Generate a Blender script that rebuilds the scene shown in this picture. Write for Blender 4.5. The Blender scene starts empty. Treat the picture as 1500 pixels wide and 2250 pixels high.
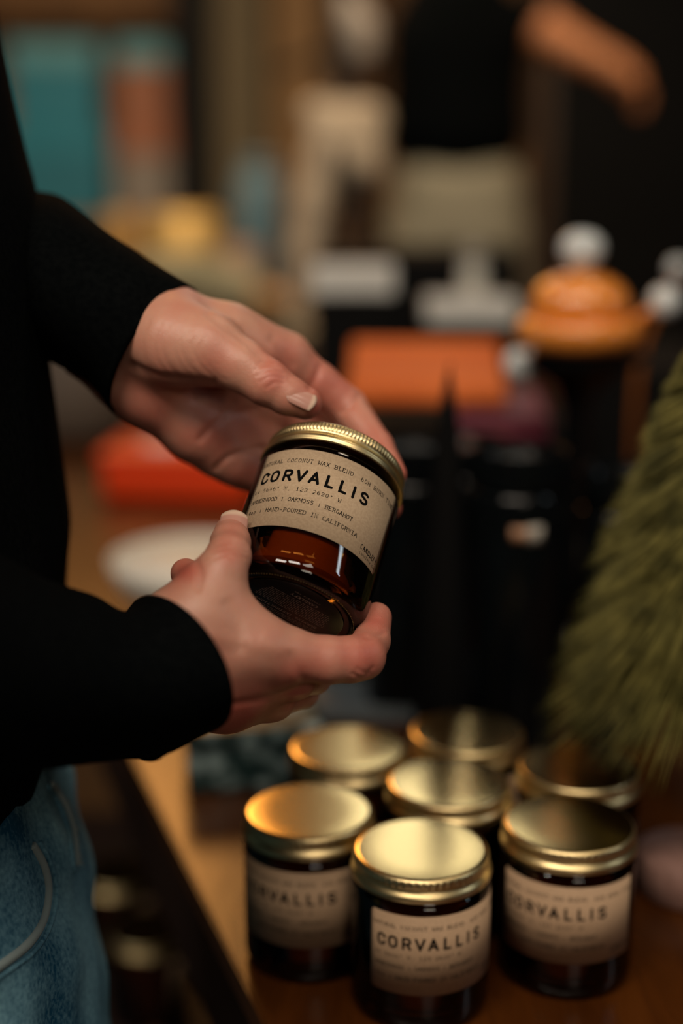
import bpy, bmesh, math, random
import numpy as np
from mathutils import Vector, Matrix
from mathutils.bvhtree import BVHTree
R_ = math.radians
PI = math.pi
C = bpy.context.scene.collection
rng = np.random.default_rng(7)
random.seed(7)

# ------------------------------------------------------------------ camera, world, lights, exposure
PITCH = R_(14.4); FPX = 3125.0; CAMZ = 1.203
cam_data = bpy.data.cameras.new('camera')
cam = bpy.data.objects.new('camera', cam_data); C.objects.link(cam)
cam.location = (0, 0, CAMZ); cam.rotation_euler = (PI/2 - PITCH, 0, 0)
cam_data.sensor_fit = 'VERTICAL'; cam_data.sensor_height = 36; cam_data.lens = 50
cam_data.clip_start = .05
cam_data.dof.use_dof = True; cam_data.dof.focus_distance = .682; cam_data.dof.aperture_fstop = 1.8
bpy.context.scene.camera = cam
sc = bpy.context.scene
sc.view_settings.view_transform = 'Standard'; sc.view_settings.look = 'None'
sc.view_settings.gamma = 1; sc.view_settings.use_curve_mapping = False
sc.view_settings.exposure = 0.0
sc.cycles.use_denoising = True
sc.cycles.max_bounces = 8; sc.cycles.transparent_max_bounces = 16
sc.cycles.caustics_reflective = False; sc.cycles.caustics_refractive = False
world = bpy.data.worlds.new('world'); sc.world = world; world.use_nodes = True
world.node_tree.nodes['Background'].inputs[0].default_value = (.40, .42, .45, 1)
world.node_tree.nodes['Background'].inputs[1].default_value = .006

def area(name, loc, target, sx, sy, power, col, spread=180):
    l = bpy.data.lights.new(name, 'AREA'); l.shape = 'RECTANGLE'; l.size = sx; l.size_y = sy
    l.energy = power; l.color = col; l.spread = R_(spread)
    o = bpy.data.objects.new(name, l); C.objects.link(o); o.location = loc
    o.rotation_euler = (Vector(target) - Vector(loc)).to_track_quat('-Z', 'Y').to_euler()
    return o
for kx in (-1.5, -.75, 0.0, .75):                                  # a row of ceiling panels above and behind the camera
    area('ceiling_light_row', (kx, -.55, 2.75), (.0, .72, 1.0), .58, .34, 14.5 if kx < .5 else 5.0, (1.0, .84, .68))
area('label_fill_light', (.6, -2.0, 2.2), (.1, .8, .8), .8, .5, 9.0, (1.0, .84, .66))  # added fill from behind the camera to brighten the jar labels
area('ceiling_light_side', (-1.22, 1.34, 2.55), (.0, .70, 1.05), .22, .30, 4.0, (.92, .95, 1.0))
area('ceiling_light_lids', (.30, 4.1, 2.47), (.06, .75, .84), .50, .72, 2.6, (1.0, .94, .80))
area('ceiling_light_table', (-.76, 4.1, 2.62), (-.1, .9, .8), .76, 1.0, 20.0, (1.0, .43, .11))
area('ceiling_light_back', (-.7, 2.6, 2.9), (-.5, 4.4, 1.0), 1.4, .7, 25.0, (1.0, .78, .54), 95)
area('ceiling_light_person', (1.2, 2.2, 2.8), (.35, 3.2, 1.2), .5, .5, 3.6, (1.0, .68, .38), 80)
area('ceiling_light_right', (.7, 1.3, 2.7), (.25, 1.35, 1.0), .3, .3, 4.0, (1.0, .80, .55))
area('window_light', (2.0, .43, 2.22), (.0, .64, 1.02), .09, .75, 3.0, (.86, .95, 1.0))

# ------------------------------------------------------------------ helpers
RIGHT = np.array([1., 0, 0]); FWD = np.array([0, math.cos(PITCH), -math.sin(PITCH)]); UP = np.array([0, math.sin(PITCH), math.cos(PITCH)])
CAMP = np.array([0, 0, CAMZ])
def to_world(q):
    q = np.asarray(q, float)
    return CAMP + q[..., 0:1]*RIGHT + q[..., 1:2]*UP + q[..., 2:3]*FWD
def cpt(px, py, d):                      # photograph point at a depth, in camera axes
    return np.array([(px-750)/FPX*d, -(py-1125)/FPX*d, d])
def at(px, py, d):
    return Vector(to_world(cpt(px, py, d)))
def on_plane(px, py, z):                 # photograph point on a horizontal plane
    q = to_world(cpt(px, py, 1.0)) - CAMP
    return Vector(CAMP + q*((z-CAMZ)/q[2]))

def tag(o, label=None, cat=None, group=None, kind=None):
    if label: o['label'] = label
    if cat: o['category'] = cat
    if group: o['group'] = group
    if kind: o['kind'] = kind
    return o
def empty(name, loc=(0, 0, 0), rotz=0):
    o = bpy.data.objects.new(name, None); o.empty_display_size = .02; C.objects.link(o)
    o.location = loc; o.rotation_euler = (0, 0, rotz); return o
def mesh_obj(name, verts, faces, mat, parent=None, smooth=True):
    me = bpy.data.meshes.new(name); me.from_pydata([tuple(map(float, v)) for v in verts], [], [tuple(map(int, f)) for f in faces])
    me.validate(); me.update()
    if smooth: me.polygons.foreach_set('use_smooth', [True]*len(me.polygons))
    if mat: me.materials.append(mat)
    o = bpy.data.objects.new(name, me); C.objects.link(o)
    if parent: o.parent = parent
    return o
def bm_obj(name, bm, mat, parent=None, smooth=False):
    me = bpy.data.meshes.new(name); bmesh.ops.recalc_face_normals(bm, faces=bm.faces); bm.to_mesh(me); bm.free()
    if smooth: me.polygons.foreach_set('use_smooth', [True]*len(me.polygons))
    if mat: me.materials.append(mat)
    o = bpy.data.objects.new(name, me); C.objects.link(o)
    if parent: o.parent = parent
    return o
def add_box(bm, c, s, bev=0.0, rot=None, seg=2):
    r = bmesh.ops.create_cube(bm, size=1)
    M = Matrix.Translation(c) @ (rot.to_4x4() if rot else Matrix.Identity(4)) @ Matrix.Diagonal((*s, 1))
    bmesh.ops.transform(bm, matrix=M, verts=r['verts'])
    if bev > 0:
        es = list({e for v in r['verts'] for e in v.link_edges})
        bmesh.ops.bevel(bm, geom=es, offset=bev, segments=seg, affect='EDGES', profile=.5)
def box(name, c, s, mat, parent=None, bev=0.0, rot=None):
    bm = bmesh.new(); add_box(bm, Vector(c), s, bev, rot, 3); return bm_obj(name, bm, mat, parent, smooth=False)
def lathe_vf(prof, n=64, rmod=None):
    V = []; F = []
    for k, (r, z) in enumerate(prof):
        for i in range(n):
            a = 2*PI*i/n; rr = r if rmod is None else r + rmod(k, i)
            V.append((rr*math.cos(a), rr*math.sin(a), z))
    for k in range(len(prof)-1):
        for i in range(n):
            j = (i+1) % n
            F.append((k*n+i, k*n+j, (k+1)*n+j, (k+1)*n+i))
    return V, F
def lathe(name, prof, mat, parent=None, n=64, smooth=True, rmod=None, loc=(0, 0, 0), angle=None):
    V, F = lathe_vf(prof, n, rmod)
    o = mesh_obj(name, V, F, mat, parent, smooth); o.location = loc
    bm = bmesh.new(); bm.from_mesh(o.data); bmesh.ops.remove_doubles(bm, verts=bm.verts, dist=1e-6)
    bmesh.ops.recalc_face_normals(bm, faces=bm.faces)
    if angle:
        for e in bm.edges:
            if len(e.link_faces) == 2 and e.calc_face_angle(0) > angle: e.smooth = False
    bm.to_mesh(o.data); bm.free(); return o
def tube_vf(pts, rad, n=8, closed_ends=True):
    pts = [np.array(p, float) for p in pts]; V = []; F = []
    prev = None
    for k, p in enumerate(pts):
        t = pts[min(k+1, len(pts)-1)] - pts[max(k-1, 0)]; t /= np.linalg.norm(t)+1e-12
        if prev is None:
            h = np.array([0, 0, 1.]) if abs(t[2]) < .9 else np.array([1., 0, 0])
            u = np.cross(t, h)
        else: u = prev - t*(prev@t)
        u /= np.linalg.norm(u)+1e-12; prev = u; w = np.cross(t, u)
        r = rad[k] if hasattr(rad, '__len__') else rad
        for i in range(n):
            a = 2*PI*i/n; V.append(p + r*(math.cos(a)*u+math.sin(a)*w))
    for k in range(len(pts)-1):
        for i in range(n):
            j = (i+1) % n; F.append((k*n+i, k*n+j, (k+1)*n+j, (k+1)*n+i))
    if closed_ends:
        F.append(tuple(range(n))[::-1]); F.append(tuple((len(pts)-1)*n+i for i in range(n)))
    return V, F
def join_vf(lst):
    V = []; F = []
    for v, f in lst:
        o = len(V); V += list(v); F += [tuple(i+o for i in q) for q in f]
    return V, F
def catmull(P, n=8):
    P = [np.array(p, float) for p in P]; out = []
    for i in range(len(P)-1):
        p0 = P[max(i-1, 0)]; p1 = P[i]; p2 = P[i+1]; p3 = P[min(i+2, len(P)-1)]
        for k in range(n):
            t = k/n
            out.append(.5*((2*p1)+(p2-p0)*t+(2*p0-5*p1+4*p2-p3)*t*t+(3*p1-p0-3*p2+p3)*t**3))
    out.append(P[-1]); return out
def copy_tree(o, parent=None):
    c = o.copy(); C.objects.link(c)
    if parent: c.parent = parent
    for ch in o.children: copy_tree(ch, c)
    return c

# ------------------------------------------------------------------ materials
def mat(name, col=(.5, .5, .5), rough=.5, metal=0., spec=.5, **kw):
    m = bpy.data.materials.new(name); m.use_nodes = True
    b = m.node_tree.nodes['Principled BSDF']
    b.inputs['Base Color'].default_value = (*col, 1); b.inputs['Roughness'].default_value = rough
    b.inputs['Metallic'].default_value = metal; b.inputs['Specular IOR Level'].default_value = spec
    for k, v in kw.items(): b.inputs[k.replace('_', ' ')].default_value = v
    return m
def nodes(m): return m.node_tree.nodes, m.node_tree.links, m.node_tree.nodes['Principled BSDF']
def vary(m, c1, c2, scale=20, detail=4, stretch=(1, 1, 1), bump=0.0, bdist=.001, pos=(.35, .65), coord='Object', bscale=None, rough=None):
    N, L, b = nodes(m)
    tc = N.new('ShaderNodeTexCoord'); mp = N.new('ShaderNodeMapping'); mp.inputs['Scale'].default_value = stretch
    nz = N.new('ShaderNodeTexNoise'); nz.inputs['Scale'].default_value = scale; nz.inputs['Detail'].default_value = detail
    cr = N.new('ShaderNodeValToRGB'); cr.color_ramp.elements[0].color = (*c1, 1); cr.color_ramp.elements[1].color = (*c2, 1)
    cr.color_ramp.elements[0].position = pos[0]; cr.color_ramp.elements[1].position = pos[1]
    L.new(tc.outputs[coord], mp.inputs[0]); L.new(mp.outputs[0], nz.inputs['Vector']); L.new(nz.outputs[0], cr.inputs[0])
    L.new(cr.outputs[0], b.inputs['Base Color'])
    if bump:
        n2 = N.new('ShaderNodeTexNoise'); n2.inputs['Scale'].default_value = bscale or scale*3; n2.inputs['Detail'].default_value = 5
        L.new(mp.outputs[0], n2.inputs['Vector'])
        bp = N.new('ShaderNodeBump'); bp.inputs['Strength'].default_value = bump; bp.inputs['Distance'].default_value = bdist
        L.new(n2.outputs[0], bp.inputs['Height']); L.new(bp.outputs[0], b.inputs['Normal'])
    return m
def skin_mat():
    m = mat('skin', (.6, .3, .2), .42, spec=.5)
    N, L, b = nodes(m)
    b.inputs['Subsurface Weight'].default_value = .3; b.inputs['Subsurface Radius'].default_value = (1., .35, .2)
    b.inputs['Subsurface Scale'].default_value = .004
    at_ = N.new('ShaderNodeAttribute'); at_.attribute_name = 'tone'
    cr = N.new('ShaderNodeValToRGB'); cr.color_ramp.elements[0].color = (.54, .275, .195, 1); cr.color_ramp.elements[1].color = (.47, .12, .085, 1)
    tc = N.new('ShaderNodeTexCoord')
    nz = N.new('ShaderNodeTexNoise'); nz.inputs['Scale'].default_value = 70; nz.inputs['Detail'].default_value = 5
    ad = N.new('ShaderNodeMath'); ad.operation = 'MULTIPLY_ADD'; ad.inputs[1].default_value = .7; 
    sb = N.new('ShaderNodeMath'); sb.operation = 'ADD'; sb.inputs[1].default_value = -.32
    L.new(tc.outputs['Object'], nz.inputs['Vector']); L.new(nz.outputs[0], ad.inputs[0]); L.new(at_.outputs['Fac'], ad.inputs[2])
    L.new(ad.outputs[0], sb.inputs[0]); L.new(sb.outputs[0], cr.inputs[0]); L.new(cr.outputs[0], b.inputs['Base Color'])
    vo = N.new('ShaderNodeTexVoronoi'); vo.inputs['Scale'].default_value = 900; vo.feature = 'DISTANCE_TO_EDGE'
    n2 = N.new('ShaderNodeTexNoise'); n2.inputs['Scale'].default_value = 380; n2.inputs['Detail'].default_value = 6
    mx = N.new('ShaderNodeMath'); mx.operation = 'ADD'
    L.new(tc.outputs['Object'], vo.inputs['Vector']); L.new(tc.outputs['Object'], n2.inputs['Vector'])
    L.new(vo.outputs[0], mx.inputs[0]); L.new(n2.outputs[0], mx.inputs[1])
    bp = N.new('ShaderNodeBump'); bp.inputs['Strength'].default_value = .35; bp.inputs['Distance'].default_value = .0004
    L.new(mx.outputs[0], bp.inputs['Height']); L.new(bp.outputs[0], b.inputs['Normal'])
    return m
def amber_glass():
    # thin coloured glass: tinted see-through with a mirror coat that follows the viewing angle
    m = bpy.data.materials.new('amber_glass'); m.use_nodes = True
    N = m.node_tree.nodes; L = m.node_tree.links; N.clear()
    out = N.new('ShaderNodeOutputMaterial'); mix = N.new('ShaderNodeMixShader')
    tr = N.new('ShaderNodeBsdfTransparent'); tr.inputs[0].default_value = (.61, .385, .165, 1)
    gl = N.new('ShaderNodeBsdfGlossy'); gl.inputs['Roughness'].default_value = .03
    fr = N.new('ShaderNodeFresnel'); fr.inputs[0].default_value = 1.5
    L.new(fr.outputs[0], mix.inputs[0]); L.new(tr.outputs[0], mix.inputs[1]); L.new(gl.outputs[0], mix.inputs[2]); L.new(mix.outputs[0], out.inputs[0])
    return m
M = {}
M['skin'] = skin_mat()
M['sweater'] = vary(mat('black_sweater_knit', (.004, .005, .006), 1.0, spec=.02), (.0015, .002, .0022), (.0028, .0034, .0036), 300, bump=.4, bdist=.0006)
def brass(name, col, rough):
    m = mat(name, col, rough, 1.0); N, L, b = nodes(m)
    return m
M['brass'] = brass('brushed_gold_metal', (.72, .57, .27), .18)
M['brass_rim'] = brass('satin_gold_metal', (.74, .59, .31), .36)
M['glass'] = amber_glass()
M['wax'] = mat('cream_wax', (.62, .42, .24), .6, Subsurface_Weight=0.0)
M['kraft'] = vary(mat('kraft_paper', (.4, .28, .17), .8), (.40, .29, .185), (.47, .35, .23), 900, 3, bump=.1, bdist=.0001)
M['kraft_b'] = vary(mat('kraft_paper_warm', (.4, .28, .17), .8), (.40, .265, .16), (.46, .31, .19), 900, 3)
M['ink'] = mat('black_ink', (.004, .004, .004), 1.0, spec=.05)
M['sticker'] = mat('dark_sticker', (.006, .006, .006), .35)
M['sticker_ink'] = mat('pale_sticker_print', (.5, .46, .4), .6)
def wood(name, c1, c2, rough, stretch, scale=6, rotz=0):
    m = mat(name, c1, rough); N, L, b = nodes(m)
    tc = N.new('ShaderNodeTexCoord'); mp = N.new('ShaderNodeMapping'); mp.inputs['Scale'].default_value = stretch; mp.inputs['Rotation'].default_value = (0, 0, rotz)
    nz = N.new('ShaderNodeTexNoise'); nz.inputs['Scale'].default_value = scale; nz.inputs['Detail'].default_value = 7; nz.inputs['Distortion'].default_value = .6
    cr = N.new('ShaderNodeValToRGB'); cr.color_ramp.elements[0].color = (*c1, 1); cr.color_ramp.elements[1].color = (*c2, 1)
    cr.color_ramp.elements[0].position = .35; cr.color_ramp.elements[1].position = .68
    L.new(tc.outputs['Object'], mp.inputs[0]); L.new(mp.outputs[0], nz.inputs['Vector']); L.new(nz.outputs[0], cr.inputs[0]); L.new(cr.outputs[0], b.inputs['Base Color'])
    bp = N.new('ShaderNodeBump'); bp.inputs['Strength'].default_value = .15; bp.inputs['Distance'].default_value = .001
    L.new(nz.outputs[0], bp.inputs['Height']); L.new(bp.outputs[0], b.inputs['Normal'])
    return m
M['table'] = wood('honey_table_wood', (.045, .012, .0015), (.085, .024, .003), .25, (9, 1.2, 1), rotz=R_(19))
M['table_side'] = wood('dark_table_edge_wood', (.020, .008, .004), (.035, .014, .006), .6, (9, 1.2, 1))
M['wallwood'] = wood('brown_wall_boards', (.15, .065, .018), (.27, .125, .038), .7, (5, 5, .7), 4)
M['dark_wood'] = wood('dark_shelf_wood', (.030, .016, .008), (.05, .026, .012), .6, (1, 8, 8), 3)
M['floor'] = wood('dark_floor_boards', (.018, .010, .006), (.035, .02, .012), .5, (1, 8, 1), 3)
M['plaster'] = vary(mat('dark_plaster', (.03, .027, .024), .9), (.02, .018, .016), (.035, .03, .027), 5)
M['black'] = mat('black_lacquer', (.003, .004, .0045), .14, spec=.3)
M['matte_black'] = mat('matte_black', (.003, .003, .003), .7, spec=.1)

# ------------------------------------------------------------------ the room
def struct(name, c, s, m):
    o = box(name, c, s, m); tag(o, kind='structure'); return o
struct('floor', (0, 2.2, -.05), (8, 9, .1), M['floor'])
struct('wall_back', (0, 5.75, 1.5), (8, .1, 3.2), M['wallwood'])
struct('wall_left', (-4.05, 2.2, 1.5), (.1, 9, 3.2), M['plaster'])
struct('wall_right', (4.05, 2.2, 1.5), (.1, 9, 3.2), M['plaster'])
struct('wall_rear', (0, -2.35, 1.5), (8, .1, 3.2), M['plaster'])
struct('ceiling', (0, 2.2, 3.15), (8, 9, .1), M['plaster'])
struct('baseboard_back', (0, 5.68, .06), (7.9, .04, .12), M['dark_wood'])

# ------------------------------------------------------------------ signed-distance sculpting (hands, sleeves, soft things)
class Sculpt:
    def __init__(s, lo, hi, h):
        s.h = h; s.lo = np.array(lo, np.float32)
        n = np.ceil((np.array(hi)-np.array(lo))/h).astype(int)+1
        s.ax = [s.lo[i]+h*np.arange(n[i], dtype=np.float32) for i in range(3)]
        s.shape = tuple(n)
    def new(s): return np.full(s.shape, .05, np.float32)
    def cone(s, f, a, b, ra, rb, k=0., sq=None):
        a = np.array(a, np.float32); b = np.array(b, np.float32)
        m = max(ra, rb)+k+3*s.h
        sl = []
        for i in range(3):
            l = min(a[i], b[i])-m; u = max(a[i], b[i])+m
            i0 = max(0, int((l-s.lo[i])/s.h)); i1 = min(s.shape[i], int((u-s.lo[i])/s.h)+2)
            if i1 <= i0: return f
            sl.append(slice(i0, i1))
        X = s.ax[0][sl[0]][:, None, None]-a[0]; Y = s.ax[1][sl[1]][None, :, None]-a[1]; Z = s.ax[2][sl[2]][None, None, :]-a[2]
        d = b-a; dd = float(d@d)+1e-12
        t = np.clip((X*d[0]+Y*d[1]+Z*d[2])/dd, 0, 1)
        q = np.sqrt((X-t*d[0])**2+(Y-t*d[1])**2+(Z-t*d[2])**2)-(ra+(rb-ra)*t)
        g = f[sl[0], sl[1], sl[2]]
        if k > 0:
            hh = np.clip(.5+.5*(g-q)/k, 0, 1); g[...] = g*(1-hh)+q*hh-k*hh*(1-hh)
        else: np.minimum(g, q, out=g)
        return f
    def chain(s, f, pts, k=.003):
        for (a, ra), (b, rb) in zip(pts[:-1], pts[1:]): s.cone(f, a, b, ra, rb, k)
        return f
    @staticmethod
    def smin(a, b, k):
        h = np.clip(.5+.5*(b-a)/k, 0, 1); return b*(1-h)+a*h-k*h*(1-h)
    def mesh(s, f):
        ins = f < 0; n = s.shape
        cs = [ins[i:n[0]-1+i, j:n[1]-1+j, k:n[2]-1+k] for i in (0, 1) for j in (0, 1) for k in (0, 1)]
        cnt = sum(c.astype(np.int8) for c in cs)
        act = np.argwhere((cnt > 0) & (cnt < 8))
        idx = -np.ones((n[0]-1, n[1]-1, n[2]-1), np.int32); idx[act[:, 0], act[:, 1], act[:, 2]] = np.arange(len(act))
        acc = np.zeros((len(act), 3)); num = np.zeros(len(act))
        cor = [(i, j, k) for i in (0, 1) for j in (0, 1) for k in (0, 1)]
        val = {c: f[act[:, 0]+c[0], act[:, 1]+c[1], act[:, 2]+c[2]] for c in cor}
        for c in cor:
            for ax in range(3):
                if c[ax] == 0:
                    e = list(c); e[ax] = 1; e = tuple(e)
                    v0 = val[c]; v1 = val[e]; x = (v0 < 0) != (v1 < 0)
                    t = np.where(x, v0/(v0-v1+1e-20), 0)
                    p = np.array(c, float)[None]+np.zeros((len(act), 3)); p[:, ax] += t
                    acc[x] += p[x]; num[x] += 1
        V = s.lo+(act+acc/np.maximum(num, 1)[:, None])*s.h
        F = []
        for ax in range(3):
            u, v = [(1, 2), (2, 0), (0, 1)][ax]
            a = ins.take(range(n[ax]-1), ax); b = ins.take(range(1, n[ax]), ax)
            e = np.argwhere(a != b)
            e = e[(e[:, u] > 0) & (e[:, v] > 0) & (e[:, u] < n[u]-1) & (e[:, v] < n[v]-1)]
            flip = a[e[:, 0], e[:, 1], e[:, 2]]
            def g(du, dv):
                q = e.copy(); q[:, u] -= du; q[:, v] -= dv; return idx[q[:, 0], q[:, 1], q[:, 2]]
            Q = np.stack([g(0, 0), g(1, 0), g(1, 1), g(0, 1)], 1)
            Q[~flip] = Q[~flip][:, ::-1]
            F.append(Q)
        return V, np.concatenate(F)
def vnormals(V, F):
    n = np.cross(V[F[:, 2]]-V[F[:, 0]], V[F[:, 3]]-V[F[:, 1]])
    N = np.zeros_like(V)
    for k in range(4): np.add.at(N, F[:, k], n)
    return N/(np.linalg.norm(N, axis=1, keepdims=True)+1e-12)
def relax(V, F, it=2, lam=.5):
    for _ in range(it):
        S = np.zeros_like(V); c = np.zeros(len(V))
        for a, b in ((0, 1), (1, 2), (2, 3), (3, 0)):
            np.add.at(S, F[:, a], V[F[:, b]]); np.add.at(c, F[:, a], 1)
            np.add.at(S, F[:, b], V[F[:, a]]); np.add.at(c, F[:, b], 1)
        V = V*(1-lam)+lam*S/np.maximum(c, 1)[:, None]
    return V
def px_of(V): return np.stack([750+FPX*V[:, 0]/V[:, 2], 1125-FPX*V[:, 1]/V[:, 2]], 1)
def seg_dist(P, pts):
    best = np.full(len(P), 1e9)
    for a, b in zip(pts[:-1], pts[1:]):
        a = np.array(a, float); b = np.array(b, float); d = b-a
        t = np.clip(((P-a)@d)/(d@d+1e-9), 0, 1)
        best = np.minimum(best, np.linalg.norm(P-a-t[:, None]*d, axis=1))
    return best
def J(px, py, d, r):                     # a joint: where it is and its radius, given in photograph pixels
    return (cpt(px, py, d), r*d/FPX)

def build_hand(lo, hi, palm, fingers, palm_k, fing_k, creases, reds, h=.0009):
    S = Sculpt(lo, hi, h); f = S.new()
    for ch in palm: S.chain(f, ch, palm_k)
    g = None
    for ch in fingers:
        e = S.new(); S.chain(e, ch, .0025)
        g = e if g is None else S.smin(g, e, .0012)
    f = S.smin(f, g, fing_k)
    V, F = S.mesh(f); V = relax(V, F, 3, .5); N = vnormals(V, F)
    P = px_of(V); front = np.clip(-(N*V).sum(1)/np.linalg.norm(V, axis=1)*2.0, 0, 1)
    D = np.zeros(len(V))
    for pts, w, amp in creases:
        pts = catmull([np.array(p) for p in pts], 5)
        dd = seg_dist(P, pts); D += amp*np.exp(-(dd/w)**2)
    V = V+N*(D*front)[:, None]
    tone = np.zeros(len(V))
    for (x, y, r, a) in reds: tone = np.maximum(tone, a*np.exp(-((P[:, 0]-x)**2+(P[:, 1]-y)**2)/r**2)) if a > 0 else tone+a*np.exp(-((P[:, 0]-x)**2+(P[:, 1]-y)**2)/r**2)
    used = np.zeros(len(V), bool); used[F.ravel()] = True; used &= np.isfinite(V).all(1)
    F = F[used[F].all(1)]; remap = np.cumsum(used)-1
    return V[used], remap[F], np.clip(tone, 0, 1)[used]

# ------------------------------------------------------------------ the person in front: hands, sleeves, sweater, jeans
mm = .001
# upper (left) hand, palm towards us, thumb across the lid
palmL = [
    [J(180, 640, .775, 118), J(300, 725, .757, 96), J(365, 715, .750, 84)],
    [J(180, 700, .780, 118), J(300, 820, .762, 88), J(330, 862, .758, 68)],
    [J(370, 712, .752, 76), J(500, 742, .757, 66), J(622, 786, .766, 54)],
    [J(350, 780, .762, 78), J(480, 830, .775, 64), J(602, 872, .783, 50)],
    [J(330, 825, .764, 76), J(450, 885, .776, 62), J(568, 948, .786, 48)],
    [J(322, 862, .758, 66), J(430, 948, .768, 60), J(512, 1010, .777, 50)],
    [J(330, 740, .742, 86), J(380, 752, .733, 84), J(455, 768, .725, 74)],
    [J(505, 742, .745, 40), J(575, 775, .752, 36)],
]
fingL = [
    [J(400, 760, .730, 78), J(455, 766, .725, 73), J(530, 803, .719, 58), J(588, 842, .7155, 51), J(632, 869, .7155, 43), J(671, 886, .7165, 37)],
    [J(560, 768, .763, 58), J(632, 790, .768, 51), J(700, 842, .773, 44), J(764, 893, .776, 41), J(829, 981, .758, 34.5), J(866, 1042, .741, 28)],
    [J(560, 870, .780, 48), J(612, 890, .788, 45), J(736, 968, .797, 39), J(820, 1048, .781, 34), J(856, 1116, .755, 27)],
    [J(520, 940, .780, 48), J(575, 965, .789, 44), J(700, 1050, .795, 37), J(800, 1135, .769, 31)],
    [J(480, 1000, .776, 48), J(540, 1032, .781, 42), J(650, 1090, .783, 33), J(740, 1150, .768, 28)],
]
cr = []
for k in range(7):
    x = 316+k*21+(k % 2)*5
    cr.append(([(x+12, 705+k*5), (x-3, 745+k*4), (x+2+k*3, 790+k*3), (x+22+k*5, 822+k*2)], 5.5, -.00016-.00006*(k % 3)))
for (a, b, c_) in (((560, 812), (585, 800), (612, 806)), ((563, 826), (592, 812), (622, 820)), ((572, 838), (596, 826), (622, 832)), ((585, 852), (604, 840), (624, 842)), ((566, 800), (580, 792), (600, 794))):
    cr.append(([a, b, c_], 3.2, -.00030))
cr += [([(475, 1028), (500, 1005), (535, 992), (575, 985)], 7, -.0014), ([(440, 965), (462, 940), (490, 915), (512, 885)], 9, -.0010),
       ([(430, 880), (470, 900), (520, 905), (560, 900)], 10, -.0008), ([(682, 850), (695, 828), (702, 808)], 8, -.0009), ([(752, 905), (772, 890), (790, 868)], 6, -.0007),
       ([(600, 745), (622, 772), (640, 800)], 12, -.0009), ([(290, 803), (340, 826), (404, 836), (470, 846)], 10, -.0012), ([(460, 690), (500, 720), (540, 748), (580, 790)], 12, -.0010)]
redsL = [(600, 832, 40, .75), (690, 900, 30, .9), (650, 905, 50, .55), (720, 850, 90, .75), (620, 800, 70, .6), (880, 1040, 60, .8), (540, 930, 60, .65), (400, 900, 130, .35), (850, 950, 80, .6), (530, 1050, 60, .7), (480, 790, 60, .35), (330, 900, 90, .6), (460, 960, 90, .65), (420, 640, 60, .3), (870, 1120, 40, 1.)]  # skin redness, plus reddish shade painted into the palm
VL, FL, TL = build_hand((-.150, -.022, .68), (.037, .128, .84), palmL, fingL, .012, .007, cr, redsL)

# lower (right) hand, back of the hand towards us, thumb up, index under the jar
palmR = [
    [J(230, 1470, .640, 80), J(330, 1446, .642, 84), J(395, 1400, .645, 86)],
    [J(230, 1530, .640, 84), J(350, 1515, .645, 92), J(425, 1510, .648, 84)],
    [J(395, 1398, .645, 84), J(520, 1420, .648, 70), J(630, 1440, .654, 56)],
    [J(410, 1450, .652, 82), J(540, 1470, .660, 62), J(630, 1490, .672, 43)],
    [J(420, 1500, .656, 80), J(520, 1520, .668, 58), J(598, 1533, .690, 44)],
    [J(430, 1530, .660, 66), J(490, 1545, .675, 50), J(545, 1550, .695, 37)],
    [J(400, 1385, .645, 80), J(440, 1350, .644, 74), J(462, 1300, .647, 64)],
    [J(500, 1335, .647, 42), J(575, 1408, .647, 44)],
    [J(440, 1290, .662, 50), J(408, 1260, .672, 34)],
]
fingR = [
    [J(445, 1330, .645, 66), J(466, 1292, .647, 60), J(488, 1252, .647, 53), J(502, 1222, .654, 48.5), J(506, 1192, .667, 43), J(508, 1170, .680, 38)],
    [J(560, 1425, .650, 60), J(635, 1441, .654, 55), J(720, 1450, .659, 52), J(770, 1449, .663, 50), J(796, 1443, .668, 49.5), J(816, 1408, .682, 40), J(827, 1357, .697, 34)],
    [J(590, 1480, .668, 48), J(652, 1492, .678, 42), J(690, 1488, .712, 37), J(720, 1440, .742, 32)],
    [J(540, 1525, .678, 50), J(602, 1535, .694, 43), J(665, 1520, .728, 35), J(690, 1460, .752, 30)],
    [J(500, 1545, .680, 44), J(550, 1552, .700, 35), J(610, 1545, .728, 30), J(640, 1490, .750, 27)],
]
crR = [([(470, 1200), (505, 1192), (540, 1202)], 4, -.0003), ([(468, 1212), (505, 1204), (543, 1214)], 4, -.0003), ([(470, 1226), (505, 1218), (545, 1228)], 4, -.0003),
       ([(470, 1400), (560, 1418), (640, 1430)], 18, .0006), ([(585, 1400), (606, 1450), (616, 1510)], 14, .0005), ([(640, 1440), (655, 1475), (668, 1500)], 12, -.0008),
       ([(690, 1503), (740, 1500), (790, 1494)], 4, -.0003), ([(775, 1480), (795, 1490), (812, 1480)], 4, -.0005), ([(785, 1470), (805, 1478), (820, 1466)], 4, -.0004),
       ([(480, 1550), (560, 1540), (620, 1525), (690, 1506)], 8, -.0009), ([(790, 1392), (815, 1400), (842, 1392)], 6, -.0005), ([(500, 1330), (520, 1370), (530, 1420)], 16, -.0010),
       ([(430, 1235), (440, 1262), (436, 1290)], 9, -.0008)]
redsR = [(800, 1440, 75, .85), (830, 1360, 50, .9), (505, 1210, 40, .55), (405, 1250, 40, .95), (650, 1490, 70, .75), (560, 1560, 90, .8), (520, 1160, 45, .5), (700, 1470, 70, .6), (430, 1550, 120, .7), (590, 1400, 60, .2), (520, 1590, 110, .95), (640, 1530, 60, .9), (480, 1480, 80, .4)]  # knuckle and fingertip redness, plus reddish shade painted along the hand's underside
VR, FR, TR = build_hand((-.118, -.118, .60), (.028, .004, .79), palmR, fingR, .012, .006, crR, redsR)

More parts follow.
